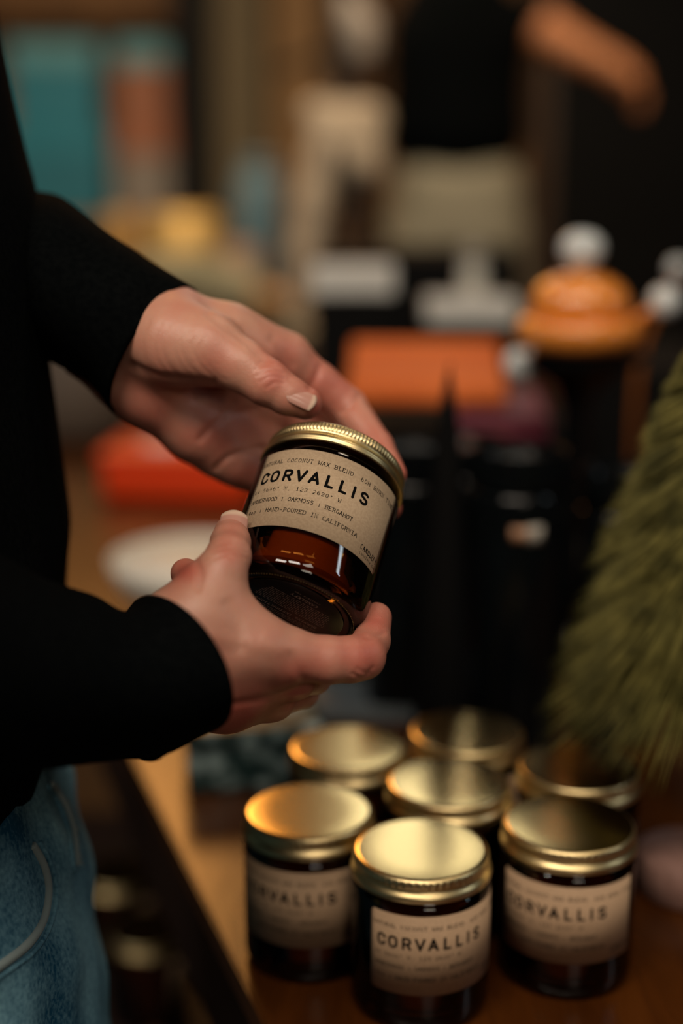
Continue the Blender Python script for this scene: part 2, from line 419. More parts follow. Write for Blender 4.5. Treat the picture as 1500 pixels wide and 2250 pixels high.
person = empty('person', at(-60, 1500, .72)); person.location.z = 0
person.location = (round(person.location.x, 3), round(person.location.y, 3), 0)
tag(person, 'person in black sweater and blue jeans holding the amber candle jar in both hands', 'person')
PV = Vector(person.location)
def pmesh(name, V, F, m, parent=person, smooth=True, world_pts=False):
    W = np.array(V) if world_pts else to_world(np.array(V))
    o = mesh_obj(name, W-np.array(PV), F, m, None, smooth); o.parent = parent; return o
# arms and trunk under the clothes, one mesh with the hands
S = Sculpt((-.50, -.34, .40), (-.08, .38, 1.0), .006); f = S.new()
armfar = [J(330, 760, .757, 80), J(180, 680, .777, 105), J(70, 610, .80, 100), J(-20, 540, .82, 85), J(-190, 240, .86, 75), J(-240, 20, .86, 65)]
armnear = [J(395, 1450, .645, 90), J(250, 1495, .640, 100), J(80, 1485, .60, 115), J(-80, 1440, .575, 110), J(-300, 1200, .55, 90), J(-350, 500, .545, 80)]
S.chain(f, armfar, .01); S.chain(f, armnear, .01); S.chain(f, [armnear[-1], (np.array([-.275, .14, .70]), .04), armfar[-1]], .01)
Vb, Fb = S.mesh(f)
Vall, Fall = join_vf([(VL, [tuple(q) for q in FL]), (VR, [tuple(q) for q in FR])])
allV = np.concatenate([VL, VR, Vb]); allF = np.concatenate([FL, FR+len(VL), Fb+len(VL)+len(VR)])
tones = np.concatenate([TL, TR, np.zeros(len(Vb))])
body = pmesh('body', allV, allF[:, ::-1], M['skin'])
_bm = bmesh.new(); _bm.from_mesh(body.data); bmesh.ops.recalc_face_normals(_bm, faces=_bm.faces); _bm.to_mesh(body.data); _bm.free()
ta = body.data.attributes.new('tone', 'FLOAT', 'POINT'); ta.data.foreach_set('value', tones.astype(np.float32))
body.data.polygons.foreach_set('use_smooth', [True]*len(body.data.polygons))

# fingernails
nail_m = mat('fingernail', (.62, .36, .29), .3, spec=.45, Coat_Weight=.2)
N_, L_, b_ = nodes(nail_m)
an = N_.new('ShaderNodeAttribute'); an.attribute_name = 'edge'
crn = N_.new('ShaderNodeValToRGB'); crn.color_ramp.elements[0].color = (.50, .26, .205, 1); crn.color_ramp.elements[1].color = (.62, .44, .33, 1)
crn.color_ramp.elements[0].position = .89; crn.color_ramp.elements[1].position = .94
e0 = crn.color_ramp.elements.new(.12); e0.color = (.56, .36, .30, 1)
e1 = crn.color_ramp.elements.new(.2); e1.color = (.50, .26, .205, 1)
L_.new(an.outputs['Fac'], crn.inputs[0]); L_.new(crn.outputs[0], b_.inputs['Base Color'])
def nail(c, axis, nrm, w, l, rc):
    axis = np.array(axis, float); axis /= np.linalg.norm(axis); nrm = np.array(nrm, float); nrm -= axis*(nrm@axis); nrm /= np.linalg.norm(nrm)
    side = np.cross(axis, nrm); V = []; E = []; nu, nv = 18, 22
    for th in (0, 1):
        for i in range(nv+1):
            v = i/nv
            wid = w/2*(.70+.30*math.sin(v/.32*PI/2)) if v < .32 else w/2*(1-.08*max(0, (v-.75)/.25)**2)
            for j in range(nu+1):
                s = -1+2*j/nu
                vv = v*l-l/2+(.10*l*(1-s*s) if v > .9 else 0)*(v-.9)*10+(.18*l*s*s*(1-v)**3)
                ph = s*wid/rc
                p = c+axis*vv+side*rc*math.sin(ph)+nrm*(rc*math.cos(ph)-rc-(.0004 if th else 0)-.08*l*(v-.5)**2*1.2)
                V.append(p); E.append(v)
    n1 = (nv+1)*(nu+1); F = []
    for t in (0, 1):
        for i in range(nv):
            for j in range(nu):
                a = t*n1+i*(nu+1)+j; q = (a, a+1, a+nu+2, a+nu+1); F.append(q if t == 0 else q[::-1])
    for j in range(nu):
        a = nv*(nu+1)+j; F.append((a, a+1, n1+a+1, n1+a)); F.append((j+1, j, n1+j, n1+j+1))
    for i in range(nv):
        a = i*(nu+1); F.append((a, a+nu+1, n1+a+nu+1, n1+a)); a += nu; F.append((a+nu+1, a, n1+a, n1+a+nu+1))
    o = pmesh('fingernail', V, F, nail_m, parent=body)
    at2 = o.data.attributes.new('edge', 'FLOAT', 'POINT'); at2.data.foreach_set('value', E); return o
nail(cpt(657, 867, .7064), (.87, -.40, .12), (.16, .40, -.90), .0112, .0158, .0085)
nail(cpt(511, 1156, .6700), (.06, .80, .55), (.05, .52, -.85), .0150, .0160, .0092)

# garments built as rings
def ring_loft(rings, n=40, cap=False):
    # each ring: (centre, A, B) with point = centre + cos*A + sin*B
    V = []; F = []
    for c, A, B in rings:
        for i in range(n):
            a = 2*PI*i/n; V.append(c+math.cos(a)*A+math.sin(a)*B)
    for k in range(len(rings)-1):
        for i in range(n):
            j = (i+1) % n; F.append((k*n+i, k*n+j, (k+1)*n+j, (k+1)*n+i))
    if cap: F.append(tuple(range(n))[::-1]); F.append(tuple((len(rings)-1)*n+i for i in range(n)))
    return V, F
def ring(top, bot, near, d):
    t = cpt(*top, d); b = cpt(*bot, d); c = (t+b)/2; return c, (t-b)/2, cpt(*near)-c
def interp_rings(R, n=6):
    out = []
    fl = [np.concatenate(r) for r in R]
    for q in catmull(fl, n): out.append((q[:3], q[3:6], q[6:9]))
    return out
def sleeve(R, inner):
    full = interp_rings(R)
    c, A, B = full[0]; c1, _, _ = full[3]; d = c1-c; d /= np.linalg.norm(d)
    pre = [(c+d*x, A*s, B*s) for x, s in ((.030, .88), (.010, .90), (.002, .93), (-.0008, .965), (.0, .99))]
    return ring_loft(pre+full)
up_sl = sleeve([ring((427, 630), (256, 912), (284, 745, .716), .757), ring((340, 578), (198, 842), (230, 690, .712), .765), ring((232, 505), (130, 805), (150, 640, .715), .775),
                ring((135, 432), (70, 770), (60, 600, .72), .79), ring((20, 380), (-60, 700), (-60, 540, .75), .82), ring((-60, 120), (-330, 300), (-200, 200, .78), .86), ring((-120, -150), (-400, -150), (-260, -150, .80), .86)], None)
lo_sl = sleeve([ring((322, 1308), (452, 1606), (494, 1452, .600), .645), ring((268, 1345), (350, 1662), (372, 1490, .585), .643), ring((205, 1308), (240, 1672), (240, 1490, .565), .635),
                ring((80, 1262), (90, 1690), (90, 1480, .535), .61), ring((-80, 1150), (-60, 1700), (-70, 1420, .50), .585), ring((-180, 900), (-420, 1500), (-300, 1200, .47), .55), ring((-180, 300), (-520, 400), (-350, 350, .47), .545)], None)
def z_at(py, d): return CAMZ-d*math.sin(PITCH)-(py-1125)/FPX*d*math.cos(PITCH)
def solve_cx(px, c, a, b):
    # shift a ring sideways until its outline, seen from the camera, meets the photographed edge
    t = np.linspace(0, 2*PI, 181); Y = c[1]+b*np.sin(t); dep = Y*math.cos(PITCH)+(CAMZ-c[2])*math.sin(PITCH)
    lo, hi = c[0]-.4, c[0]+.2
    for _ in range(40):
        m = (lo+hi)/2
        if ((m+a*np.cos(t))/dep).max() > (px-750)/FPX: hi = m
        else: lo = m
    return m
tor = []
for x, y in ((-60, -450), (-30, -200), (-5, 0), (28, 190), (58, 330), (84, 440), (104, 600), (108, 800), (122, 920), (148, 1130), (156, 1210), (150, 1290), (142, 1450), (132, 1600), (118, 1715)):
    e = to_world(cpt(x, y, .735)); hw = .20 if y > -300 else .17
    tor.append((np.array([solve_cx(x, e, .125, hw), e[1], e[2]]), np.array([.125, 0, 0]), np.array([0, hw, 0])))
hem_z = tor[-1][0][2]
c, A, B = tor[-1]
tor = interp_rings(tor, 3)+[(c-np.array([0, 0, .003]), A*.985, B*.985), (c+np.array([0, 0, .0]), A*.94, B*.94), (c+np.array([0, 0, .05]), A*.9, B*.9)]
vt, ft = ring_loft(tor, 64)
top_cap = (tor[0][0]+np.array([0, 0, .05]), tor[0][1]*.4, tor[0][2]*.4)
v2, f2 = ring_loft([top_cap, tor[0]], 64)
def w2(vf): return [np.array(p) for p in to_world(np.array(vf[0]))], vf[1]
sv, sf = join_vf([w2(up_sl), w2(lo_sl), (vt, ft), (v2, f2)])
pmesh('sweater', sv, sf, M['sweater'], world_pts=True)

# jeans
den = mat('blue_denim', (.03, .12, .2), .85, spec=.2)
N_, L_, b_ = nodes(den)
tc = N_.new('ShaderNodeTexCoord'); n1 = N_.new('ShaderNodeTexNoise'); n1.inputs['Scale'].default_value = 11; n1.inputs['Detail'].default_value = 6; n1.inputs['Roughness'].default_value = .6
n2 = N_.new('ShaderNodeTexNoise'); n2.inputs['Scale'].default_value = 420; n2.inputs['Detail'].default_value = 2
crd = N_.new('ShaderNodeValToRGB'); crd.color_ramp.elements[0].color = (.004, .060, .120, 1); crd.color_ramp.elements[1].color = (.20, .40, .48, 1)
crd.color_ramp.elements[0].position = .36; crd.color_ramp.elements[1].position = .70
mxd = N_.new('ShaderNodeMath'); mxd.operation = 'MULTIPLY_ADD'; mxd.inputs[1].default_value = .35
sbd = N_.new('ShaderNodeMath'); sbd.operation = 'SUBTRACT'; sbd.inputs[1].default_value = .17
L_.new(tc.outputs['Object'], n1.inputs['Vector']); L_.new(tc.outputs['Object'], n2.inputs['Vector']); L_.new(n2.outputs[0], mxd.inputs[0]); L_.new(n1.outputs[0], mxd.inputs[2])
L_.new(mxd.outputs[0], sbd.inputs[0]); L_.new(sbd.outputs[0], crd.inputs[0]); L_.new(crd.outputs[0], b_.inputs['Base Color'])
bp = N_.new('ShaderNodeBump'); bp.inputs['Strength'].default_value = .5; bp.inputs['Distance'].default_value = .0005; L_.new(n2.outputs[0], bp.inputs['Height']); L_.new(bp.outputs[0], b_.inputs['Normal'])
seam_m = mat('pale_denim_seam', (.20, .25, .25), .9)
hips = []
for x, y in ((112, 1640), (124, 1710), (138, 1775), (158, 1830), (174, 1890), (184, 1950), (203, 2050), (213, 2170), (236, 2320), (250, 2420)):
    e = to_world(cpt(x, y, .735))
    hips.append((np.array([solve_cx(x, e, .118, .185), e[1], e[2]]), np.array([.118, 0, 0]), np.array([0, .185, 0])))
hips = interp_rings(hips, 4)
jv, jf = ring_loft(hips, 96)
jv = np.array(jv)
_c = np.array([-.26, .72, 0]); _d = jv-_c; _d[:, 2] = 0; _d /= np.linalg.norm(_d, axis=1, keepdims=True)
jv = jv+_d*(.0016*np.sin(jv[:, 2]*95+jv[:, 1]*60)+.0014*np.sin(jv[:, 1]*120-jv[:, 2]*70+1.3))[:, None]
# soft folds and the groin crease
k = jv[:, 2]
e = hips[-1][0].copy(); e[0] -= .025; legs = []
for s in (-1, 1):
    lr = []
    for z, r, dx in ((e[2]+.02, .088, 0), (.55, .084, .0), (.42, .075, .005), (.25, .066, -.005), (.06, .068, -.01)):
        lr.append((np.array([e[0]+.01+dx, e[1]+s*.092, z]), np.array([r*1.05, 0, 0]), np.array([0, r, 0])))
    legs.append(ring_loft(interp_rings(lr, 4), 48, cap=True))
jb = ([p for p in jv], jf)
jeans = pmesh('jeans', *join_vf([jb, *legs]), den, world_pts=True)
bvh = BVHTree.FromPolygons([Vector(p) for p in jv], [tuple(q) for q in jf])
def cast(px, py):
    d = (at(px, py, 1)-Vector(CAMP)).normalized(); h = bvh.ray_cast(Vector(CAMP), d)
    return h[0], h[1]
def seam(name, pts, r, lift, m, fuzz=0):
    P = []; 
    for q in catmull([np.array(p, float) for p in pts], 10):
        h, n = cast(q[0], q[1])
        if h is None: continue
        if n.dot(h-Vector(CAMP)) > 0: n = -n
        P.append(np.array(h+n*lift))
    if len(P) < 3: return
    parts = [tube_vf(P, r, 8)]
    for i in range(fuzz):
        p = P[random.randrange(len(P))]; dd = np.array([random.uniform(.2, 1), random.uniform(-.5, .2), random.uniform(-.8, .6)]); dd /= np.linalg.norm(dd)
        parts.append(tube_vf([p, p+dd*random.uniform(.0012, .003), p+dd*.0035+np.array([0, 0, random.uniform(-.002, .002)])], [.00028, .0002, .0001], 4))
    V, F = join_vf(parts)
    return mesh_obj(name, np.array(V)-np.array(PV), F, m, jeans)
seam('pocket_seam', [(70, 1858), (95, 1905), (104, 1960), (92, 2025), (60, 2075), (10, 2115), (-40, 2150)], .0024, .0002, seam_m)
seam('pocket_seam', [(84, 1850), (112, 1905), (122, 1965), (108, 2035), (72, 2092), (14, 2135), (-40, 2170)], .0014, .0004, den)
seam('fly_seam', [(112, 1722), (140, 1765), (158, 1815), (166, 1870), (168, 1900)], .0016, .0006, seam_m, 40)
seam('fly_seam', [(104, 1728), (128, 1768), (146, 1818), (154, 1870), (160, 1915)], .0014, .0004, den)
shoe_m = mat('dark_shoe_leather', (.02, .015, .012), .5)
for s in (-1, 1):
    bm = bmesh.new(); add_box(bm, Vector((e[0]+.05-PV.x, e[1]+s*.092-PV.y, .045)), (.28, .10, .09), .03, None, 4); bm_obj('shoe', bm, shoe_m, person, True)

# ------------------------------------------------------------------ lettering: strokes laid on the label
def el(cx, cy, rx, ry, a0, a1, n=14): return [(cx+rx*math.cos(R_(a0+(a1-a0)*i/n)), cy+ry*math.sin(R_(a0+(a1-a0)*i/n))) for i in range(n+1)]
G = {
 'A': [[(0, 0), (.45, 1), (.55, 1), (1, 0)], [(.2, .38), (.8, .38)]], 'B': [[(.1, 0), (.1, 1)], [(.1, 1)]+el(.6, .76, .26, .24, 90, -90)+[(.1, .52)], [(.1, .52)]+el(.62, .26, .32, .26, 90, -90)+[(.1, 0)]],
 'C': [el(.52, .5, .46, .5, 48, 312)], 'D': [[(.1, 0), (.1, 1)], [(.1, 1)]+el(.45, .5, .5, .5, 90, -90)+[(.1, 0)]],
 'E': [[(.95, .15), (.95, 0), (.1, 0), (.1, 1), (.9, 1), (.9, .85)], [(.1, .52), (.6, .52)]], 'F': [[(.1, 0), (.1, 1), (.92, 1), (.92, .85)], [(.1, .52), (.6, .52)]],
 'G': [el(.52, .5, .44, .5, 50, 340)+[(.94, .42), (.6, .42)]], 'H': [[(.1, 0), (.1, 1)], [(.9, 0), (.9, 1)], [(.1, .52), (.9, .52)]],
 'I': [[(.5, 0), (.5, 1)]], 'K': [[(.12, 0), (.12, 1)], [(.9, 1), (.12, .42)], [(.4, .6), (.92, 0)]], 'L': [[(.2, 1), (.2, 0), (.9, 0), (.9, .22)]],
 'M': [[(.05, 0), (.1, 1), (.5, .35), (.9, 1), (.95, 0)]], 'N': [[(.12, 0), (.12, 1), (.88, 0), (.88, 1)]], 'O': [el(.5, .5, .45, .5, 90, 450, 24)],
 'P': [[(.12, 0), (.12, 1)], [(.12, 1)]+el(.58, .73, .32, .27, 90, -90)+[(.12, .46)]], 'R': [[(.12, 0), (.12, 1)], [(.12, 1)]+el(.55, .74, .3, .26, 90, -90)+[(.12, .48)], [(.55, .48), (.95, 0)]],
 'S': [[(.88, .82)]+el(.5, .76, .38, .24, 40, 250)+el(.5, .26, .4, .27, 75, -150)+[(.1, .14)]], 'T': [[(.5, 0), (.5, 1)], [(.05, .82), (.05, 1), (.95, 1), (.95, .82)]],
 'U': [[(.1, 1), (.1, .4)]+el(.5, .36, .4, .36, 180, 360)+[(.9, .4), (.9, 1)]], 'V': [[(.03, 1), (.47, 0), (.53, 0), (.97, 1)]], 'W': [[(.0, 1), (.22, 0), (.5, .7), (.78, 0), (1, 1)]],
 'X': [[(.05, 0), (.95, 1)], [(.05, 1), (.95, 0)]], 'Y': [[(.05, 1), (.5, .48), (.95, 1)], [(.5, .48), (.5, 0)]],
 '0': [el(.5, .5, .38, .5, 90, 450, 22)], '1': [[(.2, .8), (.5, 1), (.5, 0)], [(.15, 0), (.85, 0)]], '2': [el(.5, .7, .38, .3, 165, -30)+[(.1, .05), (.1, 0), (.9, 0)]],
 '3': [el(.48, .75, .34, .25, 150, -85)+el(.48, .26, .4, .27, 85, -155)], '4': [[(.68, 0), (.68, 1), (.08, .3), (.92, .3)]], '5': [[(.85, 1), (.2, 1), (.17, .55)]+el(.46, .32, .4, .32, 120, -150)],
 '6': [el(.62, .5, .5, .5, 100, 175)+el(.5, .3, .37, .3, 180, -180, 20)], '9': [el(.5, .7, .37, .3, 0, 360, 20)+el(.38, .5, .5, .5, 0, -80)],
 ':': [[(.5, .12), (.5, .14)], [(.5, .6), (.5, .62)]], '.': [[(.5, .02), (.5, .05)]], ',': [[(.5, .08), (.38, -.18)]], '|': [[(.5, -.1), (.5, .95)]], '-': [[(.12, .45), (.88, .45)]],
 '*': [el(.5, .82, .16, .16, 0, 360, 12)],
 'o': [el(.5, .33, .38, .33, 90, 450, 18)], 'z': [[(.12, .64), (.85, .64), (.12, 0), (.88, 0)]], 'c': [el(.52, .33, .4, .33, 45, 315)],
 'a': [[(.15, .6)]+el(.5, .42, .3, .24, 120, 0)+[(.8, 0)], el(.47, .2, .33, .2, 60, 300)], 'n': [[(.15, 0), (.15, .66)], [(.15, .45)]+el(.5, .42, .34, .24, 150, 0)+[(.84, 0)]],
 'd': [el(.46, .33, .36, .33, 0, 360, 18), [(.84, 1), (.84, 0)]], 'l': [[(.3, 1), (.5, 1), (.5, 0)], [(.15, 0), (.85, 0)]], 'e': [[(.12, .36), (.88, .36)]+el(.5, .33, .38, .33, 0, 310)],
 'f': [[(.85, .95)]+el(.62, .78, .2, .2, 60, 180)+[(.42, 0)], [(.15, .62), (.8, .62)]], 'y': [[(.1, .66), (.5, 0)], [(.9, .66), (.35, -.3), (.1, -.3)]], 'm': [[(.05, 0), (.05, .66)], el(.27, .44, .22, .2, 170, 0)+[(.5, 0)], el(.72, .44, .22, .2, 170, 0)+[(.94, 0)]],
}
SERIF = {'A': [(0, 0), (1, 0)], 'B': [(.02, 0), (.02, 1)], 'D': [(.02, 0), (.02, 1)], 'E': [(.02, 0), (.02, 1)], 'F': [(.1, 0), (.02, 1)], 'H': [(.1, 0), (.9, 0), (.1, 1), (.9, 1)], 'I': [(.5, 0, .36), (.5, 1, .36)],
         'K': [(.12, 0), (.92, 0), (.12, 1), (.88, 1)], 'L': [(.2, 1, .22), (.1, 0)], 'M': [(.05, 0), (.95, 0), (.04, 1), (.96, 1)], 'N': [(.12, 0), (.08, 1), (.88, 1)], 'P': [(.12, 0, .2), (.04, 1)], 'R': [(.12, 0), (.04, 1), (.96, 0)],
         'T': [(.5, 0, .22)], 'U': [(.1, 1), (.9, 1)], 'V': [(.03, 1), (.97, 1)], 'W': [(.02, 1), (.98, 1)], 'X': [(.05, 0), (.95, 0), (.05, 1), (.95, 1)], 'Y': [(.05, 1), (.95, 1), (.5, 0, .22)]}
def ribbon(pts, w, cap=True, step=.0006):
    # flat stroke with rounded ends in the (u, z) plane
    P = [np.array(p, float) for p in pts]; Q = [P[0]]
    for a, b in zip(P[:-1], P[1:]):
        n = max(1, int(np.linalg.norm(b-a)/step)); Q += [a+(b-a)*i/n for i in range(1, n+1)]
    V = []; F = []
    def seg_n(k):
        t = Q[min(k+1, len(Q)-1)]-Q[max(k-1, 0)]; l = np.linalg.norm(t)+1e-12; t = t/l; return np.array([-t[1], t[0]]), t
    for k, q in enumerate(Q):
        n, t = seg_n(k)
        if 0 < k < len(Q)-1:
            a = Q[k]-Q[k-1]; b = Q[k+1]-Q[k]; c = (a@b)/(np.linalg.norm(a)*np.linalg.norm(b)+1e-12)
            m = 1/max(.6, math.sqrt(max(.0, (1+c)/2)))
        else: m = 1
        V += [q+n*w/2*m, q-n*w/2*m]
        if k: F.append((2*k-2, 2*k-1, 2*k+1, 2*k))
    if cap:
        for k, s in ((0, -1), (len(Q)-1, 1)):
            n, t = seg_n(k); i0 = len(V); c = Q[k]
            V += [c+w/2*(math.cos(a)*n+math.sin(a)*t*s) for a in [PI*i/6 for i in range(7)]]
            F.append(tuple(range(i0, i0+7)))
    return V, F
def text_mono(s, u0, z0, pitch, h, sw, gw=.74):
    parts = []
    for i, ch in enumerate(s):
        if ch == ' ' or ch not in G: continue
        ox = u0+i*pitch; g = pitch*gw
        for st in G[ch]: parts.append(ribbon([(ox+x*g, z0+y*h) for x, y in st], sw, False, .0015))
        for sr in SERIF.get(ch, []):
            hw = sr[2] if len(sr) > 2 else .16
            parts.append(ribbon([(ox+(sr[0]-hw)*g, z0+sr[1]*h), (ox+(sr[0]+hw)*g, z0+sr[1]*h)], sw, False, .0015))
    return parts
JR = .0375
def label_print():
    P = []
    P += text_mono('NATURAL COCONUT WAX BLEND: 60H BURN TIME', -45.2*mm, 62.0*mm, 2.04*mm, 2.1*mm, .30*mm)
    P += text_mono('44.5646* N, 123.2620* W', -44.2*mm, 45.1*mm, 2.10*mm, 1.95*mm, .27*mm)
    P += text_mono('AMBERWOOD | OAKMOSS | BERGAMOT', -43.6*mm, 38.9*mm, 1.86*mm, 2.1*mm, .30*mm, .8)
    P += text_mono('9oz | HAND-POURED IN CALIFORNIA', -43.2*mm, 32.5*mm, 1.95*mm, 2.1*mm, .30*mm, .8)
    for i, ch in enumerate('CANDLEFY'):
        x0 = (21.0+i*1.93)*mm
        for st in G[ch]: P.append(ribbon([(x0+x*1.25*mm, 29.2*mm+y*2.5*mm) for x, y in st], .42*mm))
    P += text_mono('candlefy.com', 21.2*mm, 26.4*mm, 1.27*mm, 1.6*mm, .17*mm)
    W = 1.45*mm; h0 = 50.4*mm+W/2; h1 = 57.6*mm-W/2
    big = [('C', -42.5, 5.2), ('O', -35.9, 5.4), ('R', -28.3, 5.2), ('V', -21.6, 5.7), ('A', -14.7, 5.7), ('L', -6.4, 4.3), ('L', .6, 4.3), ('I', 7.6, 1.3), ('S', 12.0, 5.2)]
    BG = {'C': [[(1, .74), (1, .8)]+el(.5, .72, .5, .28, 15, 165)+el(.5, .28, .5, .28, 195, 345)+[(1, .26)]], 'O': [el(.5, .68, .5, .32, 0, 180)+el(.5, .32, .5, .32, 180, 360)+[(1, .68)]],
          'R': [[(0, 0), (0, 1)], [(0, 1)]+el(.55, .73, .42, .27, 90, -90)+[(0, .46)], [(.5, .46), (1, 0)]], 'V': [[(0, 1), (.5, 0), (1, 1)]], 'A': [[(0, 0), (.5, 1), (1, 0)], [(.22, .3), (.78, .3)]],
          'L': [[(0, 1), (0, 0), (1, 0)]], 'I': [[(.5, 0), (.5, 1)]], 'S': [el(.5, .76, .48, .24, 25, 180)+[(.1, .62), (.9, .40)]+el(.5, .25, .48, .25, 0, -155)]}
    for ch, x, w in big:
        x0 = x*mm+W/2; ww = max(0, w*mm-W)
        for st in BG[ch]: P.append(ribbon([(x0+a*ww, h0+b*(h1-h0)) for a, b in st], W))
    return join_vf(P)
def wrap(V, r): return [(r*math.sin(v[0]/JR), -r*math.cos(v[0]/JR), v[1]) for v in V]
def thin_sheet(u0, u1, z0, z1, r0, r1, nu=70, nz=2, cr=1.6*mm):
    V = []; F = []
    us = np.linspace(u0, u1, nu+1)
    for r in (r1, r0):
        for u in us:
            ed = min(u-u0, u1-u); c = 0 if ed >= cr else cr-math.sqrt(max(0, cr*cr-(cr-ed)**2))
            for z in (z0+c, z1-c): V.append((r*math.sin(u/JR), -r*math.cos(u/JR), z))
    n = 2*(nu+1)
    for i in range(nu):
        F.append((2*i, 2*i+2, 2*i+3, 2*i+1)); F.append((n+2*i, n+2*i+1, n+2*i+3, n+2*i+2))
        F.append((2*i, n+2*i, n+2*i+2, 2*i+2)); F.append((2*i+1, 2*i+3, n+2*i+3, n+2*i+1))
    F.append((0, 1, n+1, n)); F.append((2*nu, n+2*nu, n+2*nu+1, 2*nu+1))
    return V, F
PRINT = label_print()
def make_jar(label, group, kraft, fine=True):
    j = empty('candle_jar'); tag(j, label, 'candle jar', group)
    n = 96
    prof = [(0, 3.2), (20, 2.6), (26, 1.6), (29.5, .5), (31.3, 0.1), (33.2, .4), (35.3, 1.8), (36.8, 4.2), (37.4, 7), (37.5, 10), (37.5, 70.5), (37.2, 72.5), (36.0, 74.5), (34.5, 76), (34.2, 84), (32.6, 84.2), (32.3, 78), (33.8, 73), (34.6, 69), (34.6, 14), (33.8, 9.5), (31, 7.6), (0, 7.2)]
    lathe('glass', [(r*mm, z*mm) for r, z in prof], M['glass'], j, n)
    lathe('wax', [(0, 7.9*mm), (30*mm, 8.2*mm), (33.2*mm, 10.2*mm), (34.1*mm, 14.5*mm), (34.1*mm, 64*mm), (33.6*mm, 65*mm), (0, 65*mm)], M['wax'], j, 64, angle=.6)
    nk = 480 if fine else 240
    lp = [(0, 89.4), (20, 89.45), (33.0, 89.5), (34.8, 89.4), (35.7, 88.9), (36.1, 88.1), (36.35, 87.6), (36.35, 84.6), (36.0, 84.1), (35.6, 83.5), (35.7, 82.6), (36.4, 81.6), (37.3, 80.6), (37.85, 79.6), (37.9, 78.6), (37.5, 77.8), (37.6, 77.3), (37.3, 76.9), (36.4, 77.0), (36.0, 79), (35.2, 84), (0, 84.6)]
    per = 4
    def rm(k, i): return (.22*mm*(1 if (i % per) < per/2 else -1) if k in (6, 7) else 0)
    ld = lathe('lid', [(r*mm, z*mm) for r, z in lp], M['brass'], j, nk, rmod=rm, angle=1.2)
    ld.data.materials.append(M['brass_rim'])
    for pl in ld.data.polygons:
        if pl.normal.z < .97: pl.material_index = 1
    V, F = thin_sheet(-46.5*mm, 37.6*mm, 24.3*mm, 70.0*mm, (JR+.00003), (JR+.00016))
    lb = mesh_obj('paper_label', V, F, kraft, j)
    for e_ in lb.data.edges: pass
    mesh_obj('printed_text', wrap(PRINT[0], JR+.00021), PRINT[1], M['ink'], lb, False)
    return j
held = make_jar('amber glass candle jar held tilted in both hands above the table', 'corvallis candle jars', M['kraft'])
pj = [-0.026100624199461995, -0.04803285682394942, 0.6863275169560014, 0.3136475492372741, 0.5507320544542602, -0.1236274189501374]
aC = np.array([math.sin(pj[3])*math.cos(pj[4]), math.cos(pj[3])*math.cos(pj[4]), math.sin(pj[4])])
u_ = np.array([0, 0, -1.])-aC*(-aC[2]); u_ /= np.linalg.norm(u_); w_ = np.cross(aC, u_)
FC = math.cos(pj[5])*u_+math.sin(pj[5])*w_; WC = np.cross(aC, FC)
def dirw(v): return v[0]*RIGHT+v[1]*UP+v[2]*FWD
ox, oy, oz = -dirw(WC), -dirw(FC), dirw(aC); o0 = to_world(np.array(pj[:3]))
held.matrix_world = Matrix([[ox[0], oy[0], oz[0], o0[0]], [ox[1], oy[1], oz[1], o0[1]], [ox[2], oy[2], oz[2], o0[2]], [0, 0, 0, 1]])
# round warning sticker under the held jar
def disc_text(s, cx, cy, pitch, h, sw):
    # read from below, turned half round
    return [([(-(x), -(y)*1.0) for x, y in [(v[0], v[1]) for v in V]], F) for V, F in text_mono(s, -len(s)*pitch/2+cx, cy, pitch, h, sw)]
st = lathe('base_sticker', [(0, -.0001), (.0275, -.0001), (.0277, .0001), (.0275, .0003), (0, .0003)], M['sticker'], held, 96)
st.location.z = .0006
parts = []
parts += disc_text('WARNING', 0, 10*mm, 2.0*mm, 1.9*mm, .28*mm)
parts += disc_text('BURNING INSTRUCTIONS', 0, 1.5*mm, 1.75*mm, 1.7*mm, .26*mm)
parts += disc_text('CANDLEFY', 0, -17.5*mm, 1.9*mm, 1.7*mm, .28*mm)
parts += disc_text('candlefy.com', 0, -20.5*mm, 1.2*mm, 1.2*mm, .14*mm)
parts += [([(-x, -y) for x, y in [(v[0], v[1]) for v in V]], F) for V, F in [ribbon([(-2.4*mm, 14*mm), (0, 18.4*mm), (2.4*mm, 14*mm), (-2.4*mm, 14*mm)], .3*mm), ribbon([(0, 15.6*mm), (0, 17*mm)], .3*mm)]]
rr = random.Random(3)
for zz in (8, 6.6, 5.2, -1.4, -2.9, -4.4, -5.9, -7.4, -8.9, -10.4, -11.9, -13.4):
    half = math.sqrt(24.5**2-zz**2)*.80; x = -half
    while x < half:
        l = rr.uniform(1.2, 3.4); parts.append(ribbon([(x*mm, -zz*mm), (min(half, x+l)*mm, -zz*mm)], .30*mm, False)); x += l+.7
V, F = join_vf(parts)
# sticker lies on the underside; x mirrored so it reads from below
tilt = R_(-14)
V = [((v[0]*math.cos(tilt)-v[1]*math.sin(tilt)), -(v[0]*math.sin(tilt)+v[1]*math.cos(tilt)), -.00016) for v in V]
mesh_obj('printed_text', V, F, M['sticker_ink'], st, False)
# stippled ring of grip dots moulded in the foot
dots = []
for i in range(150):
    a = 2*PI*i/150
    v, f = [], []
    for th in range(6): v.append((.0330*math.cos(a)+.0003*math.cos(th*PI/3), .0330*math.sin(a)+.0003*math.sin(th*PI/3), .0002))
    v.append((.0330*math.cos(a), .0330*math.sin(a), -.0001))
    dots.append((v, [(t, (t+1) % 6, 6) for t in range(6)]))
V, F = join_vf(dots)
grip = mesh_obj('foot_grip_dots', V, F, mat('amber_glass_dots', (.30, .20, .08), .15, spec=.8), held)

